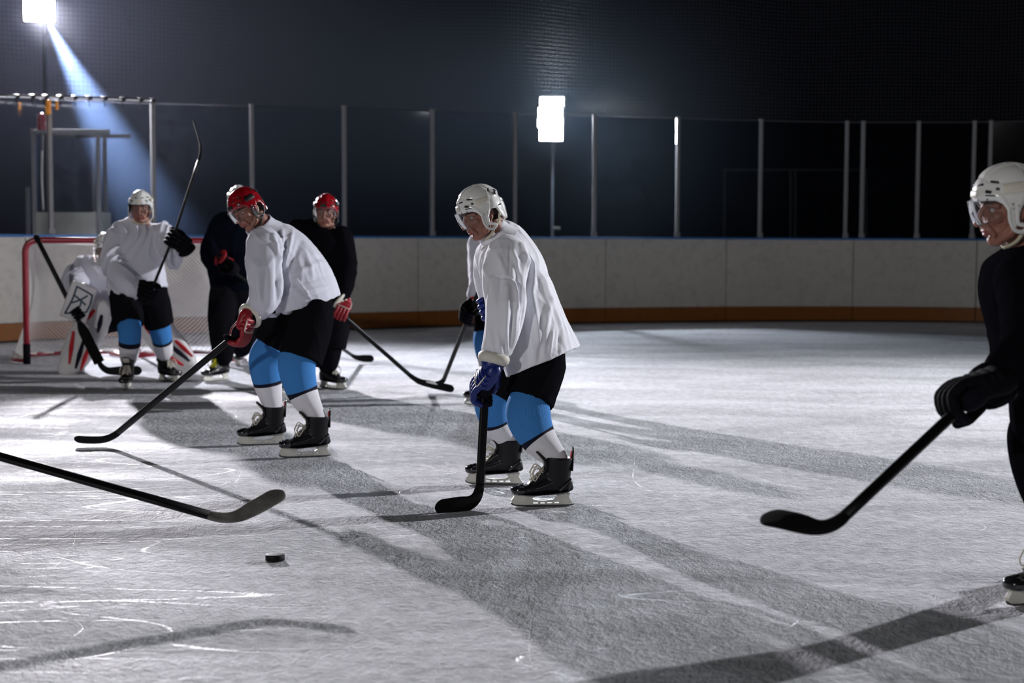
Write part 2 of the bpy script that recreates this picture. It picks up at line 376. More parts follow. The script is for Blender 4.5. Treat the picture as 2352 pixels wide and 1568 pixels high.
    L(math_('ADD', math_('MULTIPLY', s, 0.6), 0.02), b.inputs['Specular IOR Level'])
    return m_
M_ICE = ice_material()
g = Geo(); nx, ny = 60, 60
# dark hall behind the rink
M_WALL = mat('dark_hall_wall', (0.005, 0.006, 0.009), 0.9, 0.1, var=(0.5, 0.3))
def slab(name, c, s_):
    g = Geo().box(c, s_); o = put(g.mesh(name, [M_WALL], False), name); o['kind'] = 'structure'
slab('wall_back', (3, 33, 6), (44, 0.3, 12)); slab('wall_left', (-19, 15, 6), (0.3, 46, 12))
slab('ceiling', (3, 15, 12.15), (44, 46, 0.3))

# ================================================================== rink barrier
BP = [(-420, 822), (-200, 805), (20, 788), (250, 777), (550, 766), (850, 757), (1100, 749), (1400, 743), (1700, 739.5), (1950, 739), (2250, 742), (2600, 752), (3000, 775)]
bw = np.array([GP(*p)[:2] for p in BP])
T = np.linspace(0, len(bw)-1, 700); curve = catmull(bw, T)
cd = np.r_[0, np.cumsum(np.linalg.norm(np.diff(curve, axis=0), axis=1))]
def cpt(s_): return np.array([np.interp(s_, cd, curve[:, 0]), np.interp(s_, cd, curve[:, 1])])
def cpx(px):     # arc length where the barrier is seen at px
    xs = 1176+F*curve[:, 0]/curve[:, 1]; return float(np.interp(px, xs, cd))
def cframe(s_):
    a, b = cpt(s_-0.05), cpt(s_+0.05); t = nrm(np.r_[b-a, 0]); return np.r_[cpt(s_), 0], t, np.cross(V(0, 0, 1), t)  # point, along, away
def board_mat(kick):
    m_ = mat('yellow_kickplate' if kick else 'white_board_plastic', (0.50, 0.20, 0.02) if kick else (0.50, 0.48, 0.45), 0.55, 0.4)
    nt = m_.node_tree; b = nt.nodes['Principled BSDF']; N = nt.nodes.new; tc = N('ShaderNodeTexCoord')
    n = N('ShaderNodeTexNoise'); n.inputs['Scale'].default_value = 9; n.inputs['Detail'].default_value = 8; n.inputs['Roughness'].default_value = 0.75; nt.links.new(tc.outputs['Object'], n.inputs[0])
    r = N('ShaderNodeValToRGB'); r.color_ramp.elements[0].position = 0.32; r.color_ramp.elements[1].position = 0.52; c = (0.21, 0.065, 0.004) if kick else (0.48, 0.46, 0.42)
    r.color_ramp.elements[0].color = (c[0]*.78, c[1]*.77, c[2]*.77, 1); r.color_ramp.elements[1].color = (*c, 1)
    nt.links.new(n.outputs['Fac'], r.inputs[0]); nt.links.new(r.outputs[0], b.inputs['Base Color']); return m_
M_BOARD = board_mat(False); M_KICK = board_mat(True)
M_CAP = mat('blue_cap_rail', (0.03, 0.14, 0.40), 0.45, 0.5)
M_GLASS = thin_glass('rink_glass', (0.93, 0.95, 0.97), 0.0005, 0.04)
barrier = thing('rink_barrier', 'curved white rink boards with yellow kickplate, blue cap rail and tall glass panes', 'rink boards', (*cpt(cpx(1200)), 0))
seams = [-380, -150, 60, 290, 520, 745, 960, 1170, 1390, 1667, 1958, 2241, 2520, 2850]
for a, b in zip(seams[:-1], seams[1:]):
    s0, s1 = cpx(a)+0.006, cpx(b)-0.006
    for nm, z0, z1, dn, mm in (('board_panel', 0.235, 1.245, 0.0, M_BOARD), ('kickplate', 0.03, 0.228, -0.012, M_KICK)):
        g = Geo(); rings = []
        for s_ in np.linspace(s0, s1, 9):
            p, t, nn = cframe(s_); rings.append([p+nn*dn+V(0, 0, z0), p+nn*dn+V(0, 0, z1), p+nn*(0.06)+V(0, 0, z1), p+nn*0.06+V(0, 0, z0)])
        g.loft(rings); put(g.mesh(nm, [mm], False), nm, barrier)
g = Geo(); rings = []
for s_ in np.linspace(cpx(-380), cpx(2850), 80):
    p, t, nn = cframe(s_); rings.append([p+nn*a+V(0, 0, z) for a, z in ((-0.02, 1.245), (-0.025, 1.262), (-0.01, 1.274), (0.14, 1.274), (0.15, 1.245))])
g.loft(rings); put(g.mesh('cap_rail', [M_CAP], False), 'cap_rail', barrier)
g = Geo(); rings = []
for s_ in np.linspace(cpx(-380), cpx(2850), 60):
    p, t, nn = cframe(s_); rings.append([p+nn*a+V(0, 0, z) for a, z in ((0.065, 0.0), (0.065, 1.24), (0.12, 1.24), (0.12, 0.0))])
g.loft(rings); put(g.mesh('backing_frame', [M_DARK], False), 'backing_frame', barrier)
posts = [-330, -105, 124, 359, 584, 795, 997, 1185, 1366, 1556, 1745, 1940, 1977, 2103, 2229, 2266, 2460, 2650, 2820]
def ztop(px): return float(np.interp(px, [-400, 124, 359, 584, 795, 1366, 1745, 1940], [2.86, 2.89, 2.92, 2.96, 3.0, 3.05, 3.04, 3.03]))
def zs(s_):
    p = cpt(s_); return ztop(1176+F*p[0]/p[1])
for i, px in enumerate(posts):
    s_ = cpx(px); p, t, nn = cframe(s_); q = p+nn*0.06; R = np.stack([t, nn, V(0, 0, 1)], 1); zt = ztop(px)
    wd = 0.05 if px not in (1977, 2103, 2229, 2266) else 0.055
    g = Geo().box(q+V(0, 0, (1.27+zt)/2), (wd, 0.055, zt-1.27), R, bev=0.008)
    g.box(q+V(0, 0, zt+0.004), (wd+0.006, 0.06, 0.012), R, bev=0.003)
    g.box(q+nn*-0.024+V(0, 0, 1.31), (wd+0.03, 0.014, 0.07), R, bev=0.003)
    for zz in (1.5, 2.1, 2.7): g.tube([q-nn*0.028+V(0, 0, zz), q-nn*0.033+V(0, 0, zz)], 0.006, 8)
    put(g.mesh('glass_post', [M_METAL], True), 'glass_post', barrier)
panes = [-330, -105, 124, 359, 584, 795, 997, 1185, 1366, 1556, 1745, 1940, 2103, 2266, 2460, 2650, 2820]
for a, b in zip(panes[:-1], panes[1:]):
    s0, s1 = cpx(a)+0.03, cpx(b)-0.03; p0 = cframe(s0); p1 = cframe(s1)
    A = p0[0]+p0[2]*0.06; B = p1[0]+p1[2]*0.06; c = (A+B)/2; t = nrm(B-A); n2 = np.cross(V(0, 0, 1), t); R = np.stack([t, n2, V(0, 0, 1)], 1)
    za = ztop((a+b)/2)-0.02; g = Geo().box(c+V(0, 0, (1.275+za)/2), (np.linalg.norm(B-A), 0.012, za-1.275), R); put(g.mesh('glass_pane', [M_GLASS], False), 'glass_pane', barrier)

# the ice fills the space inside the boards; dark rubber floor outside
g = Geo(); rim_ = [cframe(s_)[0]+cframe(s_)[2]*0.05 for s_ in np.linspace(cpx(-380), cpx(2850), 80)]
g.add([(x, y, 0) for x, y in [(p[0], p[1]) for p in rim_]+[(20, 12), (20, -8), (-14, -8), (-14, 9)]], [tuple(range(len(rim_)+4))[::-1]])
ice = put(g.mesh('floor', [M_ICE], False), 'floor'); ice['kind'] = 'structure'
g = Geo().box((3, 15, -0.06), (44, 46, 0.1)); o = put(g.mesh('floor', [mat('dark_rubber_floor', (0.02, 0.02, 0.022), 0.9, 0.1)], False), 'floor_hall'); o['kind'] = 'structure'
# safety netting hung above the glass, with its top cable rail on the left
net = thing('safety_netting', 'dark protective netting hanging above the rink glass', 'netting', (*cpt(cpx(600)), 2.98))
g = Geo(); ss = np.linspace(cpx(-300), cpx(2700), 90)
def netpt(s_, z):
    z += zs(s_)-3.0; p, t, nn = cframe(s_); return p+nn*(0.10+0.05*math.sin(s_*1.3+z*1.1)*(z-2.9)/2)+V(0, 0, z+0.02*math.sin(s_*2.1)*(z-2.95))
for z in np.arange(3.0, 6.2, 0.055):
    g.loft([[netpt(s_, z)+q for q in (V(0, 0, .0016), V(.0014, -.001, -.001), V(-.0014, .001, -.001))] for s_ in ss], uv=False, cap=False)
for s_ in np.arange(ss[0], ss[-1], 0.055):
    g.loft([[netpt(s_, z)+q for q in (V(.0014, 0, 0), V(-.0008, -.0014, 0), V(-.0008, .0014, 0))] for z in np.linspace(3.0, 6.2, 9)], uv=False, cap=False)
put(g.mesh('net_mesh', [M_DNET], False), 'net_mesh', net)
g = Geo().tube([netpt(s_, 2.99) for s_ in np.linspace(cpx(-300), cpx(2700), 90)], 0.006, 8); put(g.mesh('cable', [M_DNET]), 'cable', net)
g = Geo()
pp = [W(x, y, 17.3+0.0032*x) for x, y in ((-260, 219), (0, 221), (120, 223), (230, 226), (350, 231))]
g.tube(pp, 0.022, 10, sub=4)
rail = thing('net_rail', 'shiny horizontal metal rail above the glass, top left', 'rail', pp[2])
put(g.mesh('bar', [mat('bright_steel_rail', (0.8, 0.8, 0.82), 0.22, 0.5, 0.9)]), 'bar', rail)
g = Geo()
for k in range(14):
    p = catmull(np.array(pp), [k*4/13.01])[0]; g = Geo().tube([p+V(-0.02, 0, 0), p+V(0.02, 0, 0)], 0.027, 8); g.tube([p+V(0, 0, -.02), p+V(0.01, 0, -0.09)], 0.006, 6)
    put(g.mesh('hook', [M_DARK]), 'hook', rail)

# ================================================================== flood lamps
E_L = emis('lamp_glow', (0.92, 0.95, 1.0), 90); E_L2 = emis('lamp_glow_cool', (0.93, 0.97, 1.0), 60)
def lamp_head(parent, c, look, wd, ht, mt):
    X = nrm(look); Zl = nrm(V(0, 0, 1)-X*X[2]); Y = np.cross(Zl, X); R = np.stack([X, Y, Zl], 1)
    g = Geo().box(c-X*0.08, (0.14, wd+0.06, ht+0.06), R, bev=0.02)
    for k in range(5): g.box(c-X*0.17+Y*(k-2)*wd/5, (0.06, 0.008, ht*0.8), R)
    hd = put(g.mesh('lamp_head', [M_DARK], True), 'lamp_head', parent)
    g = Geo().box(c-X*0.004, (0.02, wd, ht), R, bev=0.008); put(g.mesh('lamp_glass', [mt], True), 'lamp_glass', hd)
l1 = thing('flood_lamp', 'blazing white floodlight on a pole above the left corner', 'floodlight', (L1[0], L1[1]+0.2, 0))
lamp_head(l1, V(L1[0], L1[1]+0.12, L1[2]), V(0.3, -1, -0.2), 0.42, 0.36, E_L); lamp_head(l1, V(L1[0]+.03, L1[1]+0.12, L1[2]+0.42), V(0.3, -1, -0.2), 0.42, 0.36, E_L)
g = Geo().tube([V(L1[0], L1[1]+0.35, 0), V(L1[0], L1[1]+0.35, 5.0)], 0.03, 12); put(g.mesh('pole', [M_DARK]), 'pole', l1)
l2 = thing('flood_lamp', 'bright stacked floodlight on a thin pole behind the middle of the glass', 'floodlight', (L2[0], L2[1]+0.2, 0))
for y0, y1, x0, x1, lk in ((223, 243, 1241, 1294, V(-0.02, -1, 0.25)), (247, 270, 1237, 1291, V(0, -1, 0.05)), (273, 293, 1236, 1292, V(0, -1, -0.1)), (297, 323, 1240, 1292, V(0.02, -1, -0.3))):
    c = W((x0+x1)/2, (y0+y1)/2, 25.0); lamp_head(l2, c, lk, (x1-x0)/140.0, (y1-y0)/140.0, E_L2)
g = Geo().tube([V(L2[0], L2[1]+0.32, 0), V(L2[0], L2[1]+0.32, 3.55)], 0.028, 12)
for a in (0.5, 2.6, 4.7): g.tube([V(L2[0], L2[1]+0.32, 0.7), V(L2[0]+0.6*math.cos(a), L2[1]+0.32+0.6*math.sin(a), 0.02)], 0.016, 8)
put(g.mesh('pole', [M_METAL]), 'pole', l2)
g = Geo().box(W(1278, 524, 24.2), (0.12, 0.1, 0.045), bev=0.01); o = put(g.mesh('control_box', [M_PANEL]), 'control_box', l2)
# the floodlight out of view on the right still stands where its light comes from
l3 = thing('flood_lamp', 'floodlight on a pole beyond the right edge of the rink', 'floodlight', (L3[0]+0.3, L3[1]+0.2, 0))
lamp_head(l3, V(L3[0]+0.2, L3[1]+0.12, L3[2]), V(-1, -0.5, -0.3), 0.42, 0.5, E_L2)
g = Geo().tube([V(L3[0]+0.42, L3[1]+0.25, 0), V(L3[0]+0.42, L3[1]+0.25, 4.9)], 0.04, 12); put(g.mesh('pole', [M_METAL]), 'pole', l3)

# haze added round the two lamps behind the glass to imitate their glow
def haze(name, label, c, r, dens, col):
    m_ = bpy.data.materials.new('haze'); m_.use_nodes = True; nt = m_.node_tree; nt.nodes.clear(); out = nt.nodes.new('ShaderNodeOutputMaterial')
    v = nt.nodes.new('ShaderNodeVolumeScatter'); v.inputs['Color'].default_value = (*col, 1); nt.links.new(v.outputs[0], out.inputs['Volume'])
    tc = nt.nodes.new('ShaderNodeTexCoord'); gr = nt.nodes.new('ShaderNodeTexGradient'); gr.gradient_type = 'SPHERICAL'; nt.links.new(tc.outputs['Object'], gr.inputs[0])
    mu = nt.nodes.new('ShaderNodeMath'); mu.operation = 'MULTIPLY'; mu.inputs[1].default_value = dens; pw = nt.nodes.new('ShaderNodeMath'); pw.operation = 'POWER'; pw.inputs[1].default_value = 1.5
    nt.links.new(gr.outputs['Fac'], pw.inputs[0]); nt.links.new(pw.outputs[0], mu.inputs[0]); nt.links.new(mu.outputs[0], v.inputs['Density'])
    g = Geo().ell((0, 0, 0), 1.0, n=40); o = put(g.mesh(name, [m_]), name); o.location = c; o.scale = r; o['kind'] = 'stuff'; o['label'] = label; o['category'] = 'haze'
haze('lamp_glow_haze', 'added blue haze giving the bright lamp at top left its glow', (-6.5, 24.25, 3.9), (6.6, 3.1, 4.6), 0.17, (0.8, 0.85, 1.0))
haze('lamp_glow_haze', 'added haze giving the stacked lamp behind the middle glass its glow', (0.66, 26.7, 3.0), (4.8, 2.3, 3.8), 0.16, (0.75, 0.85, 1.0))
# ================================================================== goal judge booth behind the glass, far left
by = 20.2
booth = thing('goal_booth', 'glazed goal judge booth with white lower panel behind the left glass', 'booth', (*W(170, 540, by)[:2], 0))
def bpost(x, y0, y1, d, wd=0.05):
    a, b = W(x, y0, d), W(x, y1, d); g = Geo().box(V((a[0]+b[0])/2, d, (a[2]+b[2])/2), (wd, wd, abs(a[2]-b[2])), bev=0.006); put(g.mesh('frame_post', [M_METAL]), 'frame_post', booth)
for x, y0, d in ((80, 305, by), (228, 305, by), (243, 305, by+0.9), (66, 430, by+0.9)): bpost(x, y0, 740, d)
a, b = W(72, 303, by), W(252, 301, by); g = Geo().box((a+b)/2, (b[0]-a[0], 0.08, 0.06), bev=0.008); g.box((a+b)/2+V(0.05, 0.9, 0), (b[0]-a[0], 0.06, 0.05), bev=0.008)
put(g.mesh('roof_rail', [M_METAL]), 'roof_rail', booth)
a, b = W(84, 487, by), W(224, 740, by); g = Geo().box(V((a[0]+b[0])/2, by, (a[2]+b[2])/2), (b[0]-a[0], 0.03, a[2]-b[2]), bev=0.004)
a, b = W(232, 487, by+.4), W(245, 740, by+.4); g.box(V(a[0], by+0.45, (a[2]+b[2])/2), (0.03, 0.8, a[2]-b[2]), bev=0.004)
put(g.mesh('lower_panel', [M_PANEL]), 'lower_panel', booth)
a, b = W(84, 310, by), W(224, 484, by); g = Geo().box(V((a[0]+b[0])/2, by, (a[2]+b[2])/2), (b[0]-a[0], 0.01, a[2]-b[2])); put(g.mesh('booth_glass', [M_GLASS], False), 'booth_glass', booth)
c = W(97, 281, by-0.15)
gl = thing('goal_lamp', 'red goal lamp on a bracket above the booth, behind glass at far left', 'lamp', c-V(0, 0, 0.15))
g = Geo().tube([c-V(0, 0, 0.09), c+V(0, 0, 0.04), c+V(0, 0, 0.08)], [0.055, 0.055, 0.045], 18); put(g.mesh('red_dome', [mat('red_lamp_plastic', (0.35, 0.03, 0.05), 0.25, 0.6, coat=0.5)]), 'red_dome', gl)
g = Geo().box(c-V(0, 0, 0.125), (0.2, 0.14, 0.04), bev=0.008); g.tube([c-V(0, 0, 0.15), c-V(0, 0, 0.35)], 0.02, 8); put(g.mesh('lamp_bracket', [M_METAL]), 'lamp_bracket', gl)
for k in range(6):
    pass
g = Geo()
for k in range(8):
    a = k*math.pi/4; g.tube([c+V(0.066*math.cos(a), 0.066*math.sin(a), -0.1), c+V(0.066*math.cos(a), 0.066*math.sin(a), 0.1)], 0.004, 6)
put(g.mesh('wire_guard', [M_METAL]), 'wire_guard', gl)
a = W(99, 312, by-0.1); b = W(99, 480, by-0.1); g = Geo().tube([a, (a+b)/2+V(-0.02, 0, 0), b], 0.018, 10, sub=4)
o = put(g.mesh('drop_pipe', [mat('pale_pipe', (0.6, 0.58, 0.52), 0.4, 0.5, 0.3)]), 'drop_pipe', booth)
c = W(111, 246, 18.0); g = Geo().box(c, (0.05, 0.03, 0.17), bev=0.01); g.box(c+V(0.1, 0, .02), (0.03, 0.03, 0.1), bev=0.008)
o = put(g.mesh('orange_clamp', [mat('orange_strap', (0.75, 0.28, 0.02), 0.5, 0.4)]), 'orange_clamp', net)
# faint metal frame in the dark hall on the right
hf = thing('hall_frame', 'faint dark metal frame standing in the dark hall at right', 'frame', (*W(1820, 700, 29)[:2], 0))
g = Geo(); d = 29
for x0, y0, x1, y1 in ((1662, 390, 1990, 390), (1816, 390, 1816, 697), (1827, 390, 1827, 697), (1990, 390, 1990, 697), (1664, 390, 1664, 697)):
    g.tube([W(x0, y0, d), W(x1, y1, d)], 0.022, 8)
put(g.mesh('tubes', [mat('dark_tube_paint', (0.035, 0.035, 0.035), 0.7, 0.2)]), 'tubes', hf)

# ================================================================== goal
GL = GP(62, 836); GL = V(GL[0], GL[1], 0); GR_ = V(GL[0]+1.83, GL[1]+0.12, 0)
ax = nrm(GR_-GL); bk = V(-ax[1], ax[0], 0)
goal = thing('hockey_goal', 'red-framed hockey goal with white net behind the goalkeeper', 'goal', (GL+GR_)/2)
H = 1.22
g = Geo(); rc = 0.12
path = [GL+V(0, 0, 0.0), GL+V(0, 0, 0.6), GL+V(0, 0, H-rc)]+[GL+ax*rc*(1-math.cos(a))+V(0, 0, H-rc+rc*math.sin(a)) for a in np.linspace(0.3, math.pi/2, 5)]
path += [GR_-ax*rc*(1-math.cos(a))+V(0, 0, H-rc+rc*math.sin(a)) for a in np.linspace(math.pi/2, 0.3, 5)]+[GR_+V(0, 0, H-rc), GR_+V(0, 0, 0.6), GR_]
g.tube(path, 0.031, 16, rnd=False); put(g.mesh('goal_frame', [M_GOAL]), 'goal_frame', goal)
for q_ in (GL, GR_): put(Geo().tube([q_, q_+V(0, 0, 0.2)], 0.036, 16, rnd=False).mesh('post_sleeve', [M_GK]), 'post_sleeve', goal)
def base(u):   # u 0..1 round the back
    P = [GL, GL-ax*0.20+bk*0.25, GL-ax*0.18+bk*0.75, GL+ax*0.12+bk*1.08, GL+ax*0.6+bk*1.12, (GL+GR_)/2+bk*0.98, GR_-ax*0.6+bk*1.12, GR_-ax*0.12+bk*1.08, GR_+ax*0.18+bk*0.75, GR_+ax*0.2+bk*0.25, GR_]
    return catmull(np.array(P), [u*(len(P)-1)])[0]
def topc(u):
    P = [GL+V(0, 0, H), GL+bk*0.30+V(0, 0, H-.005), GL+ax*0.1+bk*0.50+V(0, 0, H-0.03), GL+ax*0.5+bk*0.54+V(0, 0, H-.05), (GL+GR_)/2+bk*0.54+V(0, 0, H-0.06), GR_-ax*0.5+bk*0.54+V(0, 0, H-.05), GR_-ax*0.1+bk*0.50+V(0, 0, H-0.03), GR_+bk*0.30+V(0, 0, H-.005), GR_+V(0, 0, H)]
    return catmull(np.array(P), [u*(len(P)-1)])[0]
def npt(u, v):
    a = topc(u); b = base(u)+V(0, 0, 0.03); p = a*(1-v)+b*v; c = (GL+GR_)/2+V(0, 0, 0.4)
    sag = 0.16*math.sin(math.pi*v)*math.sin(math.pi*min(1, max(0, u)))**0.5
    q = p+nrm(c-p)*sag + bk*0.015*math.sin(u*60)*math.sin(v*9); return q
g = Geo(); g.tube([base(u)+V(0, 0, 0.03) for u in np.linspace(0, 1, 60)], 0.019, 10, rnd=False)
mid = (GL+GR_)/2
g.tube([topc(0.5), (topc(0.5)+base(0.5))/2+bk*0.02, base(0.5)+V(0, 0, 0.03)], 0.022, 10)
g.tube([mid-ax*0.3+bk*1.0+V(0, 0, .03), mid+bk*0.5+V(0, 0, 0.03), mid+ax*0.3+bk*1.0+V(0, 0, .03)], 0.02, 10)
put(g.mesh('base_frame', [M_GOAL]), 'base_frame', goal)
g = Geo(); NU, NV = 90, 32; r = 0.0036
tri = [V(0, r, 0), V(r*.87, -r*.5, 0), V(-r*.87, -r*.5, 0)]
for k in range(-NV, NU, 1):      # diamond mesh: two families of slanting cords
    for sg in (1, -1):
        pts = []
        for j in range(NV+1):
            u = (k+j)/NU if sg == 1 else (NU-k-j)/NU
            if -0.0001 <= u <= 1.0001: pts.append(npt(min(max(u, 0), 1), j/NV))
        if len(pts) > 1: g.loft([[p+q for q in (V(r, 0, 0), V(-r*.5, -r*.5, r*.7), V(-r*.5, r*.5, -r*.7))] for p in pts], uv=False, cap=False)
for k in range(40):
    u = k/39; a = GL+ax*(1.83*u)+V(0, 0, H+0.03); b = topc(0.25+0.5*u); g.loft([[p+q for q in (V(r, 0, 0), V(-r*.5, 0, r*.8), V(-r*.5, 0, -r*.8))] for p in (a, (a+b)/2-V(0, 0, 0.02), b)], uv=False, cap=False)
for k in range(11):
    v = k/10; g.loft([[p+q for q in (V(0, r, 0), V(0, -r*.5, r*.8), V(0, -r*.5, -r*.8))] for p in [(GL+ax*(1.83*u)+V(0, 0, H+.03))*(1-v)+topc(0.25+0.5*u)*v for u in np.linspace(0, 1, 20)]], uv=False, cap=False)
put(g.mesh('net', [M_NET], False), 'net', goal)
# bundled net skirt along the base, outside the left post
g = Geo()
for k in range(9):
    u = 0.03+0.02*k; g.tube([base(u)+V(0.01*math.sin(k*2), 0, 0.06), base(u+0.03)+V(0, 0.02, 0.09+0.02*math.sin(k)), base(u+0.06)+V(0, 0, 0.05)], 0.012, 6)
for k in range(14):
    u = 0.2+0.045*k; g.tube([base(u)+V(0, 0, 0.05), base(u+0.03)+V(0, -.03, 0.04)], 0.012, 6)
put(g.mesh('net_skirt', [M_NET]), 'net_skirt', goal)

# ================================================================== sticks
def stick(label, butt, hand, heel, tip, tape=M_TAPE, bh=0.075, sw=0.040, heeltape=None, curve_=0.025, flat=None, name='hockey_stick', paddle=None, st=0.012, shaftmat=None, knob=True):
    butt, heel, tip = (np.asarray(q, float) for q in (butt, heel, tip)); hand = np.asarray(hand, float) if hand is not None else butt
    base_ = V(heel[0], heel[1], 0)
    o = thing(name, label, 'hockey stick', base_)
    s_ = nrm(heel-hand); b = nrm(tip-heel); nrmal = nrm(np.cross(s_, b)) if flat is None else nrm(flat)
    a0 = heel-s_*0.085; tt = np.linspace(0, 1, 12)
    bl = np.linalg.norm(tip-heel)
    c1 = heel+b*min(0.07, bl*.4)
    bz = [a0*(1-t)**2+2*heel*t*(1-t)+c1*t*t for t in tt]
    rest = [c1+(tip-c1)*t for t in [1-(1-q)**2 for q in np.linspace(0, 1, 16)[1:]]]
    pts = bz+rest; L_ = np.r_[0, np.cumsum([np.linalg.norm(pts[i+1]-pts[i]) for i in range(len(pts)-1)])]; LT = L_[-1]
    def sect(pts_, hw, ht, n=14, e=3.0):
        rings = []
        for i, p in enumerate(pts_):
            t = nrm(pts_[min(i+1, len(pts_)-1)]-pts_[max(i-1, 0)]); wv = nrm(np.cross(nrmal, t)); th = np.linspace(0, 2*np.pi, n, endpoint=False)
            c, sn = np.cos(th), np.sin(th); c = np.sign(c)*np.abs(c)**(2/e); sn = np.sign(sn)*np.abs(sn)**(2/e)
            rings.append(p+np.outer(c, wv)*hw[i]+np.outer(sn, nrmal)*ht[i])
        return rings
    hw = []; ht = []; pp = []
    for i, (p, l) in enumerate(zip(pts, L_)):
        f = min(1, l/(LT*0.55)); h = sw/2*(1-f)+bh/2*f
        rem = LT-l; rr = bh*0.55
        if rem < rr: h *= math.sqrt(max(0.01, 1-((rr-rem)/rr)**2))
        hw.append(h); ht.append(st*(1-f)+0.0048*f); pp.append(p+nrmal*curve_*max(0, (l-LT*.4)/LT)**2*2)
    sh_pts = [butt, hand, a0] if np.linalg.norm(butt-hand) > 0.01 else [hand, a0]
    def shaft_pts():
        q = []
        for i in range(len(sh_pts)-1):
            for t in np.linspace(0, 1, 6)[(1 if i else 0):]: q.append(sh_pts[i]*(1-t)+sh_pts[i+1]*t)
        return q
    sp = shaft_pts(); hwS = [sw/2]*len(sp)
    g = Geo().loft(sect(sp, hwS, [st]*len(sp))); put(g.mesh('shaft', [shaftmat or M_STK]), 'shaft', o)
    g = Geo().loft(sect(pp, hw, ht)); put(g.mesh('blade', [tape]), 'blade', o)
    if heeltape:
        i0, i1 = 9, 15; g = Geo().loft(sect(pp[i0:i1], [q+0.002 for q in hw[i0:i1]], [q+0.002 for q in ht[i0:i1]])); put(g.mesh('blade_tape', [heeltape]), 'blade_tape', o)
    if knob:
        t = nrm(hand-butt) if np.linalg.norm(butt-hand) > 0.01 else s_
        g = Geo().tube([butt-t*0.003, butt+t*0.03], sw*0.62, 12); put(g.mesh('butt_knob', [M_TAPE]), 'butt_knob', o)
    if paddle:
        p0, p1, pw = paddle; q = [hand+(a0-hand)*t for t in np.linspace(p0, 1.0, 10)]; hh = [sw/2+(pw/2-sw/2)*min(1, k/1.5) for k in range(10)]
        g = Geo().loft(sect(q, hh, [0.014]*10)); put(g.mesh('paddle', [M_TAPE]), 'paddle', o)
    return o, nrmal

# ================================================================== head / helmet / skate / glove templates
def head_geo():
    g = Geo()
    g.ell((-0.008, 0, 0.035), (0.098, 0.077, 0.085)); g.ell((0.02, 0, -0.015), (0.066, 0.066, 0.085))
    g.ell((0.030, 0, -0.06), (0.050, 0.052, 0.050)); g.ell((0.060, 0, -0.100), (0.025, 0.026, 0.021))         # jaw, chin
    for s_ in (1, -1):
        g.tube([V(-0.005, s_*0.058, -0.045), V(0.02, s_*0.05, -0.082), V(0.058, s_*0.018, -0.106)], [0.017, 0.018, 0.016], 10)   # jaw line
        g.ell((0.053, s_*0.043, -0.022), (0.026, 0.022, 0.022))                                                # cheekbone
        g.tube([V(0.078, s_*0.010, 0.022), V(0.076, s_*0.036, 0.024), V(0.058, s_*0.060, 0.016)], [0.012, 0.012, 0.009], 10)     # brow
        g.ell((-0.012, s_*0.079, -0.008), (0.020, 0.008, 0.032), n=16)                                          # ear
        g.ell((-0.006, s_*0.079, -0.036), (0.010, 0.007, 0.012), n=12)
        g.ell((0.102, s_*0.012, -0.040), (0.011, 0.0085, 0.008), n=12)                                         # nostril wings
        g.tube([V(0.088, s_*0.018, -0.044), V(0.082, s_*0.030, -0.062), V(0.07, s_*0.033, -0.08)], [0.010, 0.010, 0.008], 8)     # cheek fold
    g.tube([V(0.080, 0, 0.018), V(0.094, 0, 0.000), V(0.110, 0, -0.026), V(0.114, 0, -0.036)], [0.010, 0.010, 0.011, 0.0115], 12)   # nose
    g.ell((0.084, 0, -0.052), (0.014, 0.020, 0.012)); 
    g.tube([V(0.078, 0.024, -0.067), V(0.092, 0.010, -0.063), V(0.094, 0, -0.064), V(0.092, -0.010, -0.063), V(0.078, -0.024, -0.067)], [0.004, 0.006, 0.0055, 0.006, 0.004], 10)
    g.tube([V(0.078, 0.022, -0.072), V(0.090, 0.008, -0.075), V(0.091, 0, -0.0755), V(0.090, -0.008, -0.075), V(0.078, -0.022, -0.072)], [0.004, 0.007, 0.0075, 0.007, 0.004], 10)
    g.tube([V(-0.030, 0, -0.05), V(-0.048, 0, -0.13), V(-0.07, 0, -0.20)], [0.058, 0.060, 0.075], 20)            # neck
    def asg(c):
        m_ = np.zeros(len(c), int)
        lip = (c[:, 0] > 0.078) & (np.abs(c[:, 1]) < 0.022) & (c[:, 2] < -0.0600) & (c[:, 2] > -0.0815) & (c[:, 0]+np.abs(c[:, 1])*.45 > 0.0885)
        m_[lip] = 1
        hair = (c[:, 2] > 0.055) | ((c[:, 0] < -0.02) & (c[:, 2] > -0.045) & (np.hypot(c[:, 0]+.012, c[:, 2]+.01) > 0.036)) | ((c[:, 0] < 0.012) & (c[:, 0] > -0.01) & (c[:, 2] > 0.02) & (np.abs(c[:, 1]) > .06))
        m_[hair] = 2
        return m_
    def carve(co, no):
        c = co.copy()
        for s_ in (1, -1):
            d = ((c[:, 0]-0.088)/0.03)**2+((c[:, 1]-s_*0.032)/0.017)**2+((c[:, 2]-0.004)/0.011)**2
            c[:, 0] -= 0.009*np.exp(-d)
        d = (c[:, 2]+0.0695)/0.0022; c[:, 0] -= 0.004*np.exp(-d*d)*(np.abs(c[:, 1]) < 0.022)*(c[:, 0] > 0.07)
        return c
    return solidmesh(g, [M_SKIN, M_LIP, M_HAIR], 0.0032, 3, carve, asg, 'head')
HEAD = head_geo()
HV = np.zeros(len(HEAD.vertices)*3); HEAD.vertices.foreach_get('co', HV); HV = HV.reshape(-1, 3); HFc = [tuple(p.vertices) for p in HEAD.polygons]; HM = [p.material_index for p in HEAD.polygons]
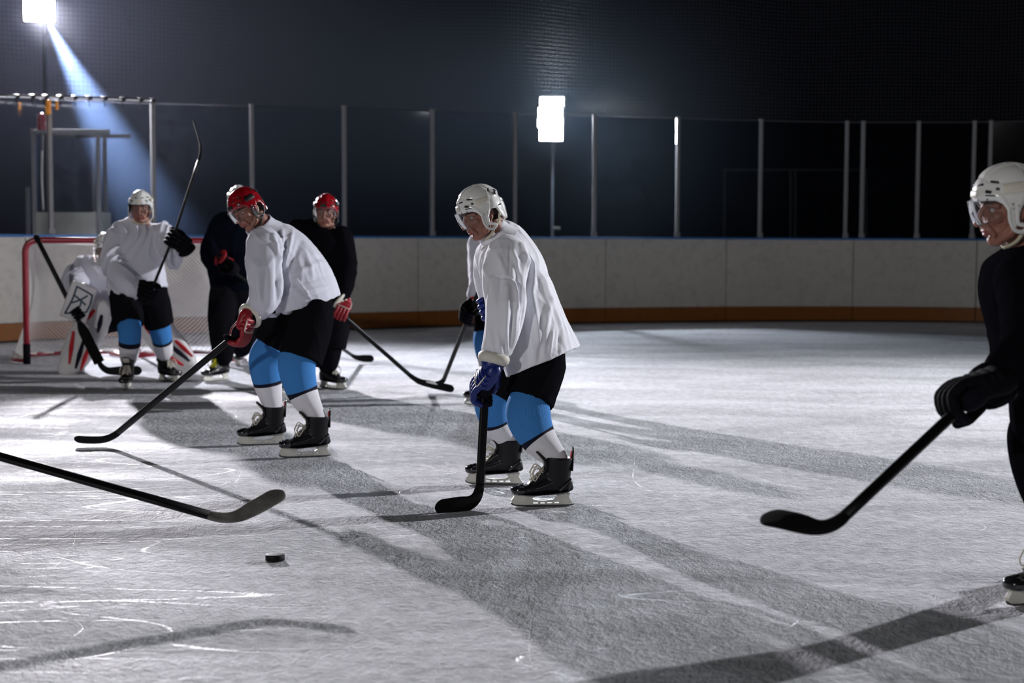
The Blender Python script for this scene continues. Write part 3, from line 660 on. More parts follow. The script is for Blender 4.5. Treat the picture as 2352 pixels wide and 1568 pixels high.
def eye_mesh(s_):
    g = Geo().ell((0.0655, s_*0.032, 0.003), (0.0118, 0.0115, 0.0088), n=16); g.ell((0.0745, s_*0.032, 0.0015), (0.0036, 0.0056, 0.0056), n=12, mi=1)
    return g.mesh('eye', [M_EYE, M_IRIS])
EYES = [eye_mesh(1), eye_mesh(-1)]
def brow_mesh(s_):
    g = Geo().tube([V(0.0895, s_*0.014, 0.024), V(0.088, s_*0.034, 0.030), V(0.071, s_*0.056, 0.025)], [0.003, 0.0042, 0.002], 8); return g.mesh('eyebrow', [M_HAIR])
BROWS = [brow_mesh(1), brow_mesh(-1)]

def hsurf(th, z, out=0.0):
    """point on the helmet shell at bearing th (0 = front) and height z, with its outward normal"""
    c0 = V(-0.006, 0, 0.012); a = 0.117+out; b = 0.100+out; c = 0.137+out
    zz = min(max((z-c0[2])/c, -0.999), 0.999); k = (1-abs(zz)**2.3)**(1/2.3) if zz > 0 else 1-0.10*zz*zz
    cx, sy = math.cos(th), math.sin(th); ex = 2.08; r = (abs(cx)**ex+abs(sy)**ex)**(-1/ex)
    p = c0+V(a*k*cx*r, b*k*sy*r, zz*c); n = nrm(V(cx*b, sy*a, zz*1.1*0.11)) ; return p, n
def edge(th):
    a = abs((th+math.pi) % (2*math.pi)-math.pi)*180/math.pi
    return float(np.interp(a, [0, 30, 50, 62, 70, 84, 92, 100, 116, 126, 140, 180], [0.040, 0.040, 0.036, 0.020, -0.022, -0.026, 0.004, 0.020, 0.012, -0.030, -0.050, -0.056]))
def helmet(shell, pad):
    g = Geo(); NT, NR = 96, 34
    rings = []
    for i in range(NR+1):
        ring = []
        for j in range(NT):
            th = 2*math.pi*j/NT; e = edge(th); zt = 0.1485; u = i/NR
            z = zt-(zt-e)*(u**1.6 if u < 1 else 1); 
            p, n = hsurf(th, z, 0)
            dsp = 0.0
            y, x = p[1], p[0]
            dsp += 0.006*(1/(1+math.exp(-(0.030-abs(y))/0.0025)))*(1 if z > 0.06 else 0)*min(1, max(0, (z-0.06)/0.02))          # crown ridge
            dsp += 0.005*math.exp(-((z-e-0.018)/0.015)**2)*(1 if x > 0 else 0.6)                                               # brow roll
            ta = abs((th+math.pi) % (2*math.pi)-math.pi)*180/math.pi
            dsp -= 0.004*math.exp(-((ta-104-(z-0.05)*250)/3.0)**2)                                                             # seam between the halves
            dsp += 0.006*math.exp(-((z-0.085)/0.014)**2)*(1/(1+math.exp(-(ta-108)/4)))                                         # rear wing
            dsp -= 0.003*math.exp(-((z-0.118+0.0004*ta)/0.006)**2)*(ta < 95)
            ring.append(p+nrm(V(n[0], n[1], (z-0.01)*8))*dsp)
        rings.append(np.array(ring))
    g.loft(rings, 0, True, False)
    top = rings[0].mean(0)+V(0, 0, 0.001); b = g.n; g.v.append(np.array([top])); g.n += 1
    for j in range(NT): g.f.append((j, (j+1) % NT, b)); g.m.append(0)
    # rim and lining
    inner = np.array([hsurf(2*math.pi*j/NT, edge(2*math.pi*j/NT), -0.008)[0] for j in range(NT)]); inner2 = np.array([hsurf(2*math.pi*j/NT, edge(2*math.pi*j/NT)+0.05, -0.02)[0] for j in range(NT)])
    g.loft([rings[-1], rings[-1]*0.5+inner*0.5-V(0, 0, 0.002), inner, inner2], [0, 0, 1], True, False)
    me = g.mesh('helmet', [shell, M_VENT])
    # vents and studs
    vents = []
    def vent(th, z, wd, ht, tilt=0.0, out=0.0035):
        p, n = hsurf(th, z, out); n = nrm(V(n[0], n[1], max(0, (z-0.03))*6)); t = nrm(np.cross(V(0, 0, 1), n)); u = np.cross(n, t)
        t2 = t*math.cos(tilt)+u*math.sin(tilt); u2 = np.cross(n, t2); R = np.stack([t2, u2, n], 1); vents.append(Geo().box(p, (wd, ht, 0.006), R, bev=0.0022).mesh('vent', [M_VENT]))
    for s_ in (1, -1):
        vent(s_*0.28, 0.093, 0.026, 0.007, 0.15*s_); vent(s_*0.85, 0.098, 0.028, 0.007, -0.25*s_)
        vent(s_*0.66, 0.068, 0.022, 0.011, -0.25*s_); vent(s_*0.95, 0.074, 0.012, 0.009, -0.25*s_); vent(s_*0.72, 0.055, 0.034, 0.0045, -0.15*s_)
        vent(s_*2.05, 0.110, 0.020, 0.008, 0.8*s_, 0.005); vent(s_*2.25, 0.085, 0.020, 0.009, 1.1*s_, 0.009); vent(s_*2.5, 0.095, 0.020, 0.008, -0.6*s_, 0.007)
        vent(s_*2.3, 0.02, 0.014, 0.005, 0.3, 0.004)
    MV = vents
    gs = Geo()
    for th, z in ((0.25, 0.045), (-0.25, 0.045), (0.62, 0.043), (-0.62, 0.043), (1.32, 0.0), (-1.32, 0.0), (1.32, 0.018), (-1.32, 0.018), (1.47, 0.008), (-1.47, 0.008)):
        p, n = hsurf(th, z, 0.004); gs.ell(p, (0.0042, 0.0042, 0.0042), n=10)
    MS = gs.mesh('studs', [M_RIV])
    # padded brow patch and side patches
    pads = []
    def patch(th0, th1, z0, z1, out, mi=0):
        rings = []; gp = Geo()
        for z in np.linspace(z0, z1, 6): rings.append([hsurf(th, z, out*(1 if z0 < z < z1 else 0.2))[0] for th in np.linspace(th0, th1, 12)])
        gp.loft(rings, mi, False, False); pads.append(gp.mesh('pad', [pad]))
    patch(-0.32, 0.22, 0.050, 0.082, 0.009)
    for s_ in (1, -1): patch(s_*1.12, s_*1.75, 0.052, 0.088, 0.0085)
    MP = pads
    # ear guards
    guards = []
    for s_ in (1, -1):
        ge = Geo()
        P = [V(0.036, s_*0.100, 0.006), V(0.040, s_*0.101, -0.030), V(0.030, s_*0.098, -0.064), V(0.012, s_*0.096, -0.078), V(-0.012, s_*0.096, -0.078), V(-0.022, s_*0.097, -0.066), V(-0.006, s_*0.099, -0.058), V(0.014, s_*0.100, -0.046), V(0.008, s_*0.101, 0.0)]
        ge.tube(P, [(0.003, 0.0075)]*len(P), 10, lat=V(0, 1, 0), sub=3)
        ge.tube([V(0.026, s_*0.099, 0.01), V(0.03, s_*0.100, -0.03), V(0.022, s_*0.099, -0.058)], [(0.0025, 0.013), (0.0025, 0.012), (0.002, 0.006)], 10, lat=V(0, 1, 0), sub=3)
        guards.append(ge.mesh('ear_guard', [M_HW if shell is M_HW else M_VENT]))
    ME = guards
    gt = Geo()
    for s_ in (1, -1):
        gt.tube([V(-0.012, s_*0.094, -0.072), V(0.012, s_*0.066, -0.112), V(0.03, 0, -0.132)], [(0.004, 0.007)]*3, 8, lat=V(0, 1, 0), sub=4)
        gt.tube([V(-0.06, s_*0.094, -0.02), V(-0.04, s_*0.092, -0.06), V(-0.012, s_*0.094, -0.074)], [(0.003, 0.006)]*3, 8, lat=V(0, 1, 0), sub=4)
    MT = gt.mesh('chin_strap', [M_STRAP if shell is M_HW else M_VENT])
    gz = Geo(); rings = []
    for z in np.linspace(0.045, -0.040, 12):
        rings.append([V(-0.006+(0.138-0.10*(z-0.045)**2*20)*math.cos(th), (0.112)*math.sin(th), z+0.035*(abs(th)/1.15)**3*(1-(z+0.04)/0.085)) for th in np.linspace(-0.95, 0.95, 26)])
    gz.loft(rings, 0, False, False); rim = [r[k] for r in (rings[-1],) for k in range(26)]
    gz.tube(rim, 0.0014, 6)
    MZ = gz.mesh('visor', [M_VIS])
    return dict(h=me, v=MV, s=MS, p=MP, e=ME, t=MT, z=MZ)
HEL_W = helmet(M_HW, M_HC); HEL_R = helmet(M_HR, M_VENT)

def skate_set(lace=M_LACE, accent=M_RED):
    # boot
    g = Geo(); rings = []
    xs = [-0.128, -0.120, -0.10, -0.06, 0.0, 0.05, 0.09, 0.12, 0.140, 0.150]
    hw = [0.020, 0.032, 0.037, 0.037, 0.038, 0.046, 0.048, 0.044, 0.033, 0.016]; zt = [0.11, 0.135, 0.150, 0.155, 0.142, 0.118, 0.105, 0.098, 0.090, 0.080]; zb = [0.072, 0.068, 0.068, 0.069, 0.068, 0.064, 0.062, 0.062, 0.064, 0.070]
    g.tube([V(x, 0, (a+b)/2) for x, a, b in zip(xs, zt, zb)], [(h, (a-b)/2) for h, a, b in zip(hw, zt, zb)], 24, lat=V(0, 1, 0), rnd=True, ex=2.6)
    g.tube([V(-0.068, 0, 0.10), V(-0.070, 0, 0.15), V(-0.072, 0, 0.19), V(-0.074, 0, 0.236)], [(0.041, 0.060), (0.044, 0.062), (0.050, 0.064), (0.055, 0.068)], 24, lat=V(0, 1, 0), rnd=False, ex=2.3)
    g.tube([V(-0.03, 0, 0.165), V(0.01, 0, 0.140), V(0.06, 0, 0.112)], [(0.030, 0.02), (0.031, 0.02), (0.033, 0.012)], 16, lat=V(0, 1, 0))
    g.ell((-0.11, 0, 0.105), (0.026, 0.038, 0.038))
    boot = solidmesh(g, [M_BOOT], 0.004, 4, name='skate')
    parts = {}
    g = Geo(); g.tube([V(0.095, 0, 0.084), V(0.125, 0, 0.081), V(0.145, 0, 0.079), V(0.154, 0, 0.077)], [(0.050, 0.026), (0.046, 0.024), (0.034, 0.019), (0.016, 0.012)], 22, lat=V(0, 1, 0), rnd=False, ex=2.6); parts['toe_cap'] = g.mesh('toe_cap', [M_GLOSS])
    g = Geo(); g.tube([V(-0.122, 0, 0.075), V(-0.05, 0, 0.066), V(0.05, 0, 0.061), V(0.14, 0, 0.066)], [(0.036, 0.005), (0.040, 0.005), (0.049, 0.005), (0.030, 0.005)], 20, lat=V(0, 1, 0), sub=3); parts['outsole'] = g.mesh('outsole', [M_GLOSS])
    g = Geo(); g.tube([V(-0.137, 0, 0.175), V(-0.140, 0, 0.22), V(-0.143, 0, 0.26), V(-0.142, 0, 0.282)], [(0.034, 0.006), (0.028, 0.0055), (0.020, 0.005), (0.012, 0.004)], 16, lat=V(0, 1, 0), sub=3)
    g.tube([V(-0.131, 0, 0.21), V(-0.134, 0, 0.265)], [(0.018, 0.003), (0.012, 0.003)], 12, lat=V(0, 1, 0), mi=1); parts['tendon_guard'] = g.mesh('tendon_guard', [M_GLOSS, accent])
    g = Geo(); g.tube([V(0.012, 0, 0.150), V(-0.012, 0, 0.19), V(-0.006, 0, 0.225), V(0.030, 0, 0.262)], [(0.030, 0.010), (0.032, 0.010), (0.036, 0.010), (0.034, 0.007)], 18, lat=V(0, 1, 0), sub=4)
    g.tube([V(0.002, 0, 0.222), V(0.032, 0, 0.256)], [(0.030, 0.004), (0.028, 0.004)], 12, lat=V(0, 1, 0), mi=1); parts['tongue'] = g.mesh('tongue', [M_BOOT, M_FELT])
    g = Geo()
    for k in range(7):
        t = k/6; x = 0.062-0.088*t; z = 0.129+0.060*t+0.03*t*t; w_ = 0.026
        g.tube([V(x, -w_, z-0.006), V(x-0.004, 0, z+0.008), V(x-0.012, w_, z+0.001)], 0.0028, 6, sub=4); g.tube([V(x, w_, z-0.006), V(x-0.004, 0, z+0.010), V(x-0.012, -w_, z+0.001)], 0.0028, 6, sub=4)
    for s_ in (1, -1):
        g.tube([V(0.0, s_*0.008, 0.175), V(0.04, s_*0.035, 0.185), V(0.055, s_*0.045, 0.155), V(0.045, s_*0.042, 0.130), V(0.025, s_*0.03, 0.150), V(0.005, s_*0.010, 0.172)], 0.003, 6, sub=5)
        g.tube([V(0.0, s_*0.008, 0.175), V(0.035, s_*0.03, 0.20), V(0.06, s_*0.038, 0.16)], 0.003, 6, sub=5)
    parts['laces'] = g.mesh('laces', [lace])
    g = Geo()
    for s_ in (1, -1):
        g.tube([V(0.08, s_*0.0465, 0.088), V(0.02, s_*0.041, 0.098), V(-0.04, s_*0.041, 0.122)], [(0.0018, 0.005)]*3, 8, lat=V(0, 1, 0), sub=4)
        g.tube([V(-0.13, s_*0.022, 0.135), V(-0.100, s_*0.040, 0.110), V(-0.075, s_*0.041, 0.082)], [(0.002, 0.007)]*3, 8, lat=V(0, 1, 0), sub=4)
    parts['side_trim'] = g.mesh('side_trim', [M_GLOSS])
    outer = [(-0.128, 0.066), (-0.122, 0.045), (-0.138, 0.020), (-0.140, 0.013), (-0.10, 0.012), (0.0, 0.012), (0.10, 0.012), (0.135, 0.015), (0.150, 0.024), (0.150, 0.034), (0.138, 0.050), (0.135, 0.064), (0.062, 0.064), (0.055, 0.056), (0.0, 0.062), (-0.05, 0.068)]
    hole1 = [(-0.062, 0.058), (-0.070, 0.044), (-0.050, 0.033), (0.0, 0.029), (0.045, 0.033), (0.058, 0.040), (0.045, 0.050), (0.0, 0.056)]
    holes = [hole1]
    for k in range(4):
        x0 = -0.082+k*0.034; d0 = 0.006 if k == 0 else 0
        holes.append([(x0+0.002, 0.016), (x0+0.030, 0.016), (x0+0.029, 0.0245+(0.003 if k == 3 else 0)), (x0+0.004, 0.0255+(0.008 if k == 0 else 0.001))])
    vs, fs = poly2d(outer, holes, 0.018, 0.0015); parts['blade_holder'] = Geo().add(vs, fs).mesh('blade_holder', [M_HOLD], False)
    vs, fs = poly2d([(-0.148, 0.014), (-0.147, 0.006), (-0.12, 0.0008), (-0.05, 0.0), (0.06, 0.0), (0.12, 0.002), (0.148, 0.010), (0.156, 0.020), (0.150, 0.026), (0.135, 0.016), (-0.14, 0.0145)], [], 0.005); parts['runner'] = Geo().add(vs, fs).mesh('runner', [M_STEEL], False)
    g = Geo()
    for s_ in (1, -1):
        for x in (-0.118, -0.095, -0.072, 0.075, 0.092, 0.109, 0.126): g.ell((x, s_*0.0098, 0.060), (0.0024, 0.0012, 0.0024), n=8)
    parts['rivets'] = g.mesh('rivets', [M_VENT])
    return boot, parts
SK = skate_set(); SKY = skate_set(M_YEL, M_RED)

def put_skate(parent, pos, d, lean=0.0, kit=None, full=True):
    kit = kit or SK; d = nrm(d); up = V(0, 0, 1)+np.cross(d, V(0, 0, 1))*lean
    Mx = frame(pos, d, up); b = put(kit[0], 'skate', parent, Mx)
    for k, me in kit[1].items():
        o = bpy.data.objects.new(k, me); COL.objects.link(o); o.parent = b
    return Mx
def glove_mesh(col, trim):
    g = Geo()
    lens = [0.95, 1.0, 0.97, 0.85]
    for k in range(4):
        z = 0.042-0.027*k; s_ = lens[k]
        P = [V(0.062, 0.036, z), V(0.018, 0.054, z*1.03), V(-0.030*s_, 0.046, z*1.05), V(-0.046*s_, 0.004, z*1.03), V(-0.026*s_, -0.034*s_, z)]
        for a in range(4):    # separate padded segments with creases between them
            p, q = P[a], P[a+1]; dd = q-p; g.tube([p+dd*0.12, p+dd*0.5, p+dd*0.90], [(0.0135, 0.0130), (0.0150, 0.0145), (0.0130, 0.0125)] if a < 3 else [(0.0125, 0.012)]*3, 12, mi=0 if a < 3 else 2)
    g.tube([V(0.092, -0.012, 0.040), V(0.058, -0.036, 0.058)], [0.021, 0.018], 12); g.tube([V(0.055, -0.038, 0.058), V(0.012, -0.050, 0.056)], [0.018, 0.016], 12); g.tube([V(0.008, -0.050, 0.055), V(-0.022, -0.044, 0.05)], [0.0155, 0.013], 12)
    # back of the hand: padded rolls
    for k, x in enumerate((0.062, 0.084, 0.106)):
        g.tube([V(x, 0.030-k*0.004, -0.046+k*0.004), V(x, 0.040-k*0.004, 0), V(x, 0.030-k*0.004, 0.052-k*0.004)], [(0.015, 0.020)]*3, 14, lat=V(1, 0, 0), sub=3, ex=2.6)
    g.tube([V(0.050, 0.012, 0.0), V(0.09, 0.006, 0.0), V(0.122, 0.0, 0.0)], [(0.050, 0.026), (0.050, 0.032), (0.042, 0.036)], 20, lat=V(0, 0, 1), mi=0, ex=2.5)
    g.ell((0.030, 0.008, 0.0), (0.050, 0.036, 0.050), n=18, mi=2)
    # piping line
    g.tube([V(0.055, 0.053, 0.050), V(0.052, 0.060, 0.0), V(0.056, 0.053, -0.045), V(0.09, 0.043, -0.050), V(0.115, 0.033, -0.045)], 0.0028, 8, mi=1, sub=4)
    return g.mesh('glove', [col, trim, M_PALM])
GLV = {'blue': glove_mesh(M_GB, M_GW), 'red': glove_mesh(M_GR, M_GW), 'black': glove_mesh(M_GK, M_GK), 'blackred': glove_mesh(M_GK, M_RED)}
def put_glove(parent, grip, sdir, wrist, kind, cuff, back=V(0, -1, 0), inner=None, sc=1.0):
    """hand closed round a shaft: sdir along the shaft toward the thumb; wrist where the sleeve ends"""
    grip = np.asarray(grip); wrist = np.asarray(wrist); Z = nrm(sdir); X = nrm(wrist-grip); X = nrm(X-Z*(X@Z)*0.55); Z = nrm(Z-X*(Z@X)); Y = np.cross(Z, X)
    if Y@np.asarray(back) < 0: Y = -Y
    Mx = Matrix(((X[0]*sc, Y[0]*sc, Z[0]*sc, grip[0]), (X[1]*sc, Y[1]*sc, Z[1]*sc, grip[1]), (X[2]*sc, Y[2]*sc, Z[2]*sc, grip[2]), (0, 0, 0, 1)))
    o = put(GLV[kind], 'glove', parent, Mx)
    p0 = grip+X*0.085*sc+Y*0.006; dv = nrm(wrist-p0); Ln = max(np.linalg.norm(wrist-p0), 0.06)
    g = Geo(); g.tube([p0, p0+dv*Ln*0.45, p0+dv*Ln], [(0.042, 0.048), (0.052, 0.058), (0.066, 0.070)], 22, lat=Y, rnd=False, ex=2.4, mi=1)
    g.tube([p0+dv*Ln*0.55, p0+dv*Ln*0.70, p0+dv*Ln*0.88, p0+dv*Ln], [(0.060, 0.064), (0.074, 0.078), (0.075, 0.080), (0.066, 0.070)], 24, lat=Y, rnd=False, ex=2.4, mi=0)
    put(g.mesh('glove_cuff', [cuff, inner or M_PALM]), 'glove_cuff', parent)
    return o

# ================================================================== cloth folds
def folds(strokes=(), drape=None, seed=0, freq=22, amp=0.006, wrinkles=0.0):
    """strokes: ridges or grooves drawn as lines on the cloth [(x0,y0,x1,y1,width_px,height_m)], plus soft hanging folds"""
    drape = nrm(V(0, 0, 1) if drape is None else drape)
    def f(co, no):
        px, py = None, None
        v = co-CAM; k = v@CF; px = 1176+F*(v@CR)/k; py = 784-F*(v@CU)/k
        face = np.clip(-(no*v/np.linalg.norm(v, axis=1)[:, None]).sum(1)*1.6, 0, 1)
        d = np.zeros(len(co))
        # hanging folds: wave across the drape direction, warped
        a1 = nrm(np.cross(drape, V(0.3, 1, 0.1))); a2 = np.cross(drape, a1)
        q1, q2, q3 = co@a1, co@a2, co@drape
        w1 = 0.06*np.sin(q3*7+seed)+0.04*np.sin(q3*13+q1*9+seed*2)
        ph = (q1+w1)*freq*2+1.5*np.sin(q2*11+q3*5+seed); r1 = 1-np.abs(np.sin(ph+np.sin((q2)*freq*1.3+seed)))
        gate = 0.5+0.5*np.sin(q3*6.1+q1*8+seed*1.7+q2*5)
        d += amp*(r1**2-0.25)*gate
        ph2 = (q2+0.5*w1)*freq*1.7+1.2*np.sin(q1*15+seed); d += amp*0.6*((1-np.abs(np.sin(ph2)))**2-0.25)*(1-gate)
        if wrinkles: d += wrinkles*np.sin(q3*70+3*np.sin(q1*18+seed)+2*np.sin(q2*14))*(0.5+0.5*np.sin(q1*20+q3*9+seed))
        for x0, y0, x1, y1, wd, hh in strokes:
            dx, dy = x1-x0, y1-y0; L2_ = dx*dx+dy*dy; t = ((px-x0)*dx+(py-y0)*dy)/L2_; tc = np.clip(t, 0, 1)
            dist = np.hypot(px-x0-tc*dx, py-y0-tc*dy); tp = np.clip(1-np.abs(tc-0.45)/0.62, 0, 1)**0.6
            d += hh*np.exp(-(dist/wd)**2)*tp*face
        return co+no*d[:, None]
    return f

# ================================================================== people
def limb(g, pts, rad, n=18, lat=None, mi=0, sub=3): g.tube(pts, rad, n, lat=lat, mi=mi, sub=sub)
def person(label, root, head, fwd, up, helm, jersey, jmat, vox=0.009, fold=None, sleeves=(), lat=None, pants=None, pmat=M_SH, legs=(), kit='blue', extra_j=None, visor=True, hs=1.0, chestlat=None, collar=None, pfold=None, skate_kit=None, nohelmet=False):
    o = thing('person', label, 'person', (root[0], root[1], 0))
    Mh = frame(head, fwd, up)
    if hs != 1.0: Mh = Mh @ Matrix.Scale(hs, 4)
    # body: one mesh with head, neck, trunk and limbs
    g = Geo(); b = g.n; hv = xf(HV, Mh); g.v.append(hv); g.n += len(hv); g.f += [tuple(b+i for i in f) for f in HFc]; g.m += HM
    neck = xf([V(-0.06, 0, -0.17)], Mh)[0]
    tr = [np.asarray(j[0]) for j in jersey]
    g.tube([neck, tr[0]]+tr[1:-1], [0.055, 0.045]+[(j[1]*0.66, j[2]*0.66) for j in jersey[1:-1]], 16, lat=lat)
    for pts, rad in sleeves: g.tube(pts, [r*0.55 for r in rad], 12)
    for L_ in legs: g.tube([L_['hip'], L_['knee']]+L_.get('mid', [])+[L_['ankle']], [0.07, 0.05]+[0.04]*len(L_.get('mid', []))+[0.025], 12, sub=3)
    body = put(g.mesh('body', [M_SKIN, M_LIP, M_HAIR]), 'body', o)
    for me in EYES: put(me, 'eye', o, Mh)
    for me in BROWS: put(me, 'eyebrow', o, Mh)
    if not nohelmet:
        he = put(helm['h'], 'helmet', o, Mh)
        for k, nm in (('v', 'vent'), ('s', 'studs'), ('p', 'helmet_pad'), ('e', 'ear_guard'), ('t', 'chin_strap'), ('z', 'visor')):
            if k == 'z' and not visor: continue
            for me_ in (helm[k] if isinstance(helm[k], list) else [helm[k]]):
                c = bpy.data.objects.new(nm, me_); COL.objects.link(c); c.parent = he
    # jersey
    g = Geo(); g.tube(tr, [(j[1], j[2]) for j in jersey], 30, lat=lat, sub=3, rnd=False, ex=2.2)
    for pts, rad in sleeves: g.tube(pts, list(rad), 20, sub=4)
    if extra_j: extra_j(g)
    put(solidmesh(g, [jmat], vox, 6, fold or folds(seed=random.random()*9)), 'jersey', o)
    nk = xf([V(-0.045, 0, -0.125)], Mh)[0]; top = tr[0]; g = Geo()
    if collar is not None:
        c0, cn, cr = collar; X = nrm(np.cross(cn, V(0, 1, 0.2))); Y = np.cross(cn, X); aa = np.linspace(0, 2*math.pi, 32, endpoint=False)
        g.loft([np.array([c0+cn*h_+(X*cr[0]*math.cos(a)+Y*cr[1]*math.sin(a))*k_ for a in aa]) for h_, k_ in ((-0.07, 1.35), (-0.035, 1.12), (0.0, 1.0), (0.012, 1.0), (0.015, 0.95), (0.008, 0.90), (-0.03, 0.9))], cap=False); put(g.mesh('collar', [jmat]), 'collar', o)
    if pants:
        g = Geo()
        for pts, rad, l in pants: g.tube(pts, rad, 24, lat=l, sub=3, rnd=False, ex=2.3)
        put(solidmesh(g, [pmat], vox*1.1, 5, pfold or folds(seed=3.3, amp=0.006, freq=18)), 'shorts', o)
    for L_ in legs:
        nR = 60; P = [L_['hip']*0.35+L_['knee']*0.65]+[L_['knee']]+L_.get('mid', [])+[L_['ankle']]; Rr = L_['rad']; P.append(P[-1]*0.75+V(P[-1][0], P[-1][1], 0)*0.25); Rr = Rr+[(0.036, 0.044)]
        T_ = np.linspace(0, len(P)-1, nR); PP = catmull(np.array(P), T_); RR = catmull(np.array([r if isinstance(r, tuple) else (r, r) for r in Rr]), T_)
        st = L_.get('stripe', (0.5, 0.56)); kf = (len(P)-2)/(len(P)-1); st = (st[0]*kf, st[1]*kf); f = np.linspace(0, 1, nR+6)
        g = Geo(); nn = 40; th = np.linspace(0, 2*np.pi, nn, endpoint=False); lt = nrm(L_.get('lat', V(0, 1, 0))); rings = []
        for i in range(nR):
            t = nrm(PP[min(i+1, nR-1)]-PP[max(i-1, 0)]); l = nrm(lt-t*(lt@t)); bb = np.cross(t, l)
            rings.append(PP[i]+np.outer(np.cos(th), l)*RR[i][0]+np.outer(np.sin(th), bb)*RR[i][1])
        if kit == 'blue': ms = [0 if i/nR < st[0] else (1 if i/nR < st[1] else 2) for i in range(nR-1)]; mm = [M_BLUE, M_NAVY, M_WS]
        else: ms = [0]*(nR-1); mm = [M_BS]
        g.loft(rings, ms); put(g.mesh('sock', mm), 'sock', o)
        if 'skate' in L_: put_skate(o, L_['skate'][0], L_['skate'][1], L_['skate'][2] if len(L_['skate']) > 2 else 0, L_.get('kit'))
    return o
def ankle_of(pos, d, h=0.20): d = nrm(d); return np.asarray(pos)+V(0, 0, h)-d*0.072

# ---------------- player in the middle, white helmet
D = 7.45; s7 = F/D
fA = GP(1247, 1163); fB = GP(1137, 1113)
dA = V(-0.99, -0.12, 0); dB = V(-1, 0.05, 0)
kA = W(1213, 950, 7.22); kB = W(1132, 915, 7.72)
aA = ankle_of(fA, dA, 0.215); aB = ankle_of(fB, dB, 0.215)
hipA = W(1240, 800, 7.30); hipB = W(1205, 800, 7.62)
lat7 = V(0.25, 1, 0.0)
jr = [(W(1143, 524, 7.43), .085, .062), (W(1154, 552, 7.45), .19, .108), (W(1170, 600, 7.45), .225, .145), (W(1186, 650, 7.45), .225, .158), (W(1203, 710, 7.45), .245, .170), (W(1224, 770, 7.44), .27, .177), (W(1249, 830, 7.43), .285, .186)]
slN = ([W(1165, 590, 7.24), W(1158, 650, 7.19), W(1162, 710, 7.14), W(1152, 765, 7.12), W(1139, 808, 7.12)], [0.105, 0.105, 0.095, 0.085, 0.072])
slF = ([W(1135, 590, 7.66), W(1125, 640, 7.78), W(1140, 690, 7.76), W(1155, 680, 7.64)], [0.10, 0.085, 0.075, 0.055])
st7 = [(1178, 578, 1200, 640, 5, 0.0174), (1200, 560, 1228, 660, 6, 0.0203), (1190, 610, 1205, 720, 8, -0.0290), (1215, 590, 1222, 690, 7, 0.0217), (1232, 610, 1262, 700, 9, 0.0203), (1245, 640, 1285, 740, 8, 0.0174),
       (1200, 720, 1212, 840, 10, -0.0261), (1225, 690, 1240, 790, 7, 0.0145), (1262, 690, 1245, 800, 8, 0.0188), (1275, 700, 1300, 800, 6, 0.0145), (1290, 720, 1310, 800, 5, 0.0116), (1250, 760, 1235, 840, 6, -0.0145),
       (1130, 640, 1120, 780, 7, 0.0174), (1150, 640, 1145, 700, 6, -0.0145), (1165, 660, 1160, 790, 8, 0.0203), (1185, 650, 1190, 700, 5, 0.0203), (1180, 700, 1172, 800, 6, -0.0174), (1128, 760, 1132, 812, 4, 0.0101), (1145, 770, 1150, 815, 4, 0.0101),
       (1160, 775, 1162, 815, 4, -0.0116), (1140, 635, 1196, 642, 2.5, -0.0087), (1172, 560, 1170, 630, 2.5, -0.0087), (1110, 590, 1120, 640, 4, 0.0145), (1105, 600, 1112, 700, 6, 0.0145), (1140, 575, 1160, 630, 7, 0.0145), (1270, 750, 1262, 815, 4, 0.0116), (1285, 760, 1282, 810, 4, -0.0101)]
P7 = person('person in white jersey, white visor helmet, black shorts and blue gloves, stooping at the centre', (fA+fB)/2,
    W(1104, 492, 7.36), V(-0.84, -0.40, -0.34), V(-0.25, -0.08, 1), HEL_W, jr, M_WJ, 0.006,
    folds(st7, V(0.35, 0, -1), 1.3, 20, 0.007), [slN, slF], lat7,
    pants=[([W(1225, 760, 7.46), W(1228, 810, 7.46), W(1228, 850, 7.46)], [(.17, .11), (.18, .12), (.17, .12)], lat7),
           ([W(1243, 800, 7.35), W(1237, 850, 7.31), W(1214, 921, 7.25)], [(.10, .115), (.118, .126), (.128, .120)], lat7),
           ([W(1205, 790, 7.60), W(1180, 850, 7.62), W(1160, 890, 7.66)], [(.115, .12), (.115, .115), (.118, .118)], lat7)],
    legs=[dict(hip=hipA, knee=kA, mid=[W(1236, 1005, 7.22)], ankle=aA+V(0.0, 0, 0.0), rad=[(.085, .09), (.098, .108), (.085, .088), (.045, .050)], stripe=(0.62, 0.675), lat=V(0, 1, 0), skate=(fA, dA, 0.0)),
          dict(hip=hipB, knee=kB, mid=[W(1142, 970, 7.78)], ankle=aB, rad=[(.085, .085), (.098, .098), (.08, .08), (.045, .050)], stripe=(0.60, 0.66), lat=V(0, 1, 0), skate=(fB, dB, 0.0))],
    hs=0.94, collar=(W(1131, 531, 7.41), nrm(V(-0.62, -0.2, 0.75)), (0.078, 0.078)))
hl = W(1085, 1156, 7.06); tp = W(1004, 1168, 6.96); hd = W(1114, 902, 7.14); bt = W(1131, 668, 7.50)
stick('black hockey stick held by the central white-helmeted player, blade flat on ice', bt, hd, W(1100, 1152, 7.08), tp, M_TAPE, 0.078, 0.042)
put_glove(P7, hd, bt-hd, W(1137, 812, 7.11), 'blue', M_GW, V(-0.5, -1, 0), M_GB, 1.12)
put_glove(P7, W(1128, 706, 7.45), bt-hd, W(1163, 672, 7.62), 'blue', M_GW, V(-0.2, 1, 0), M_GB, 1.0)

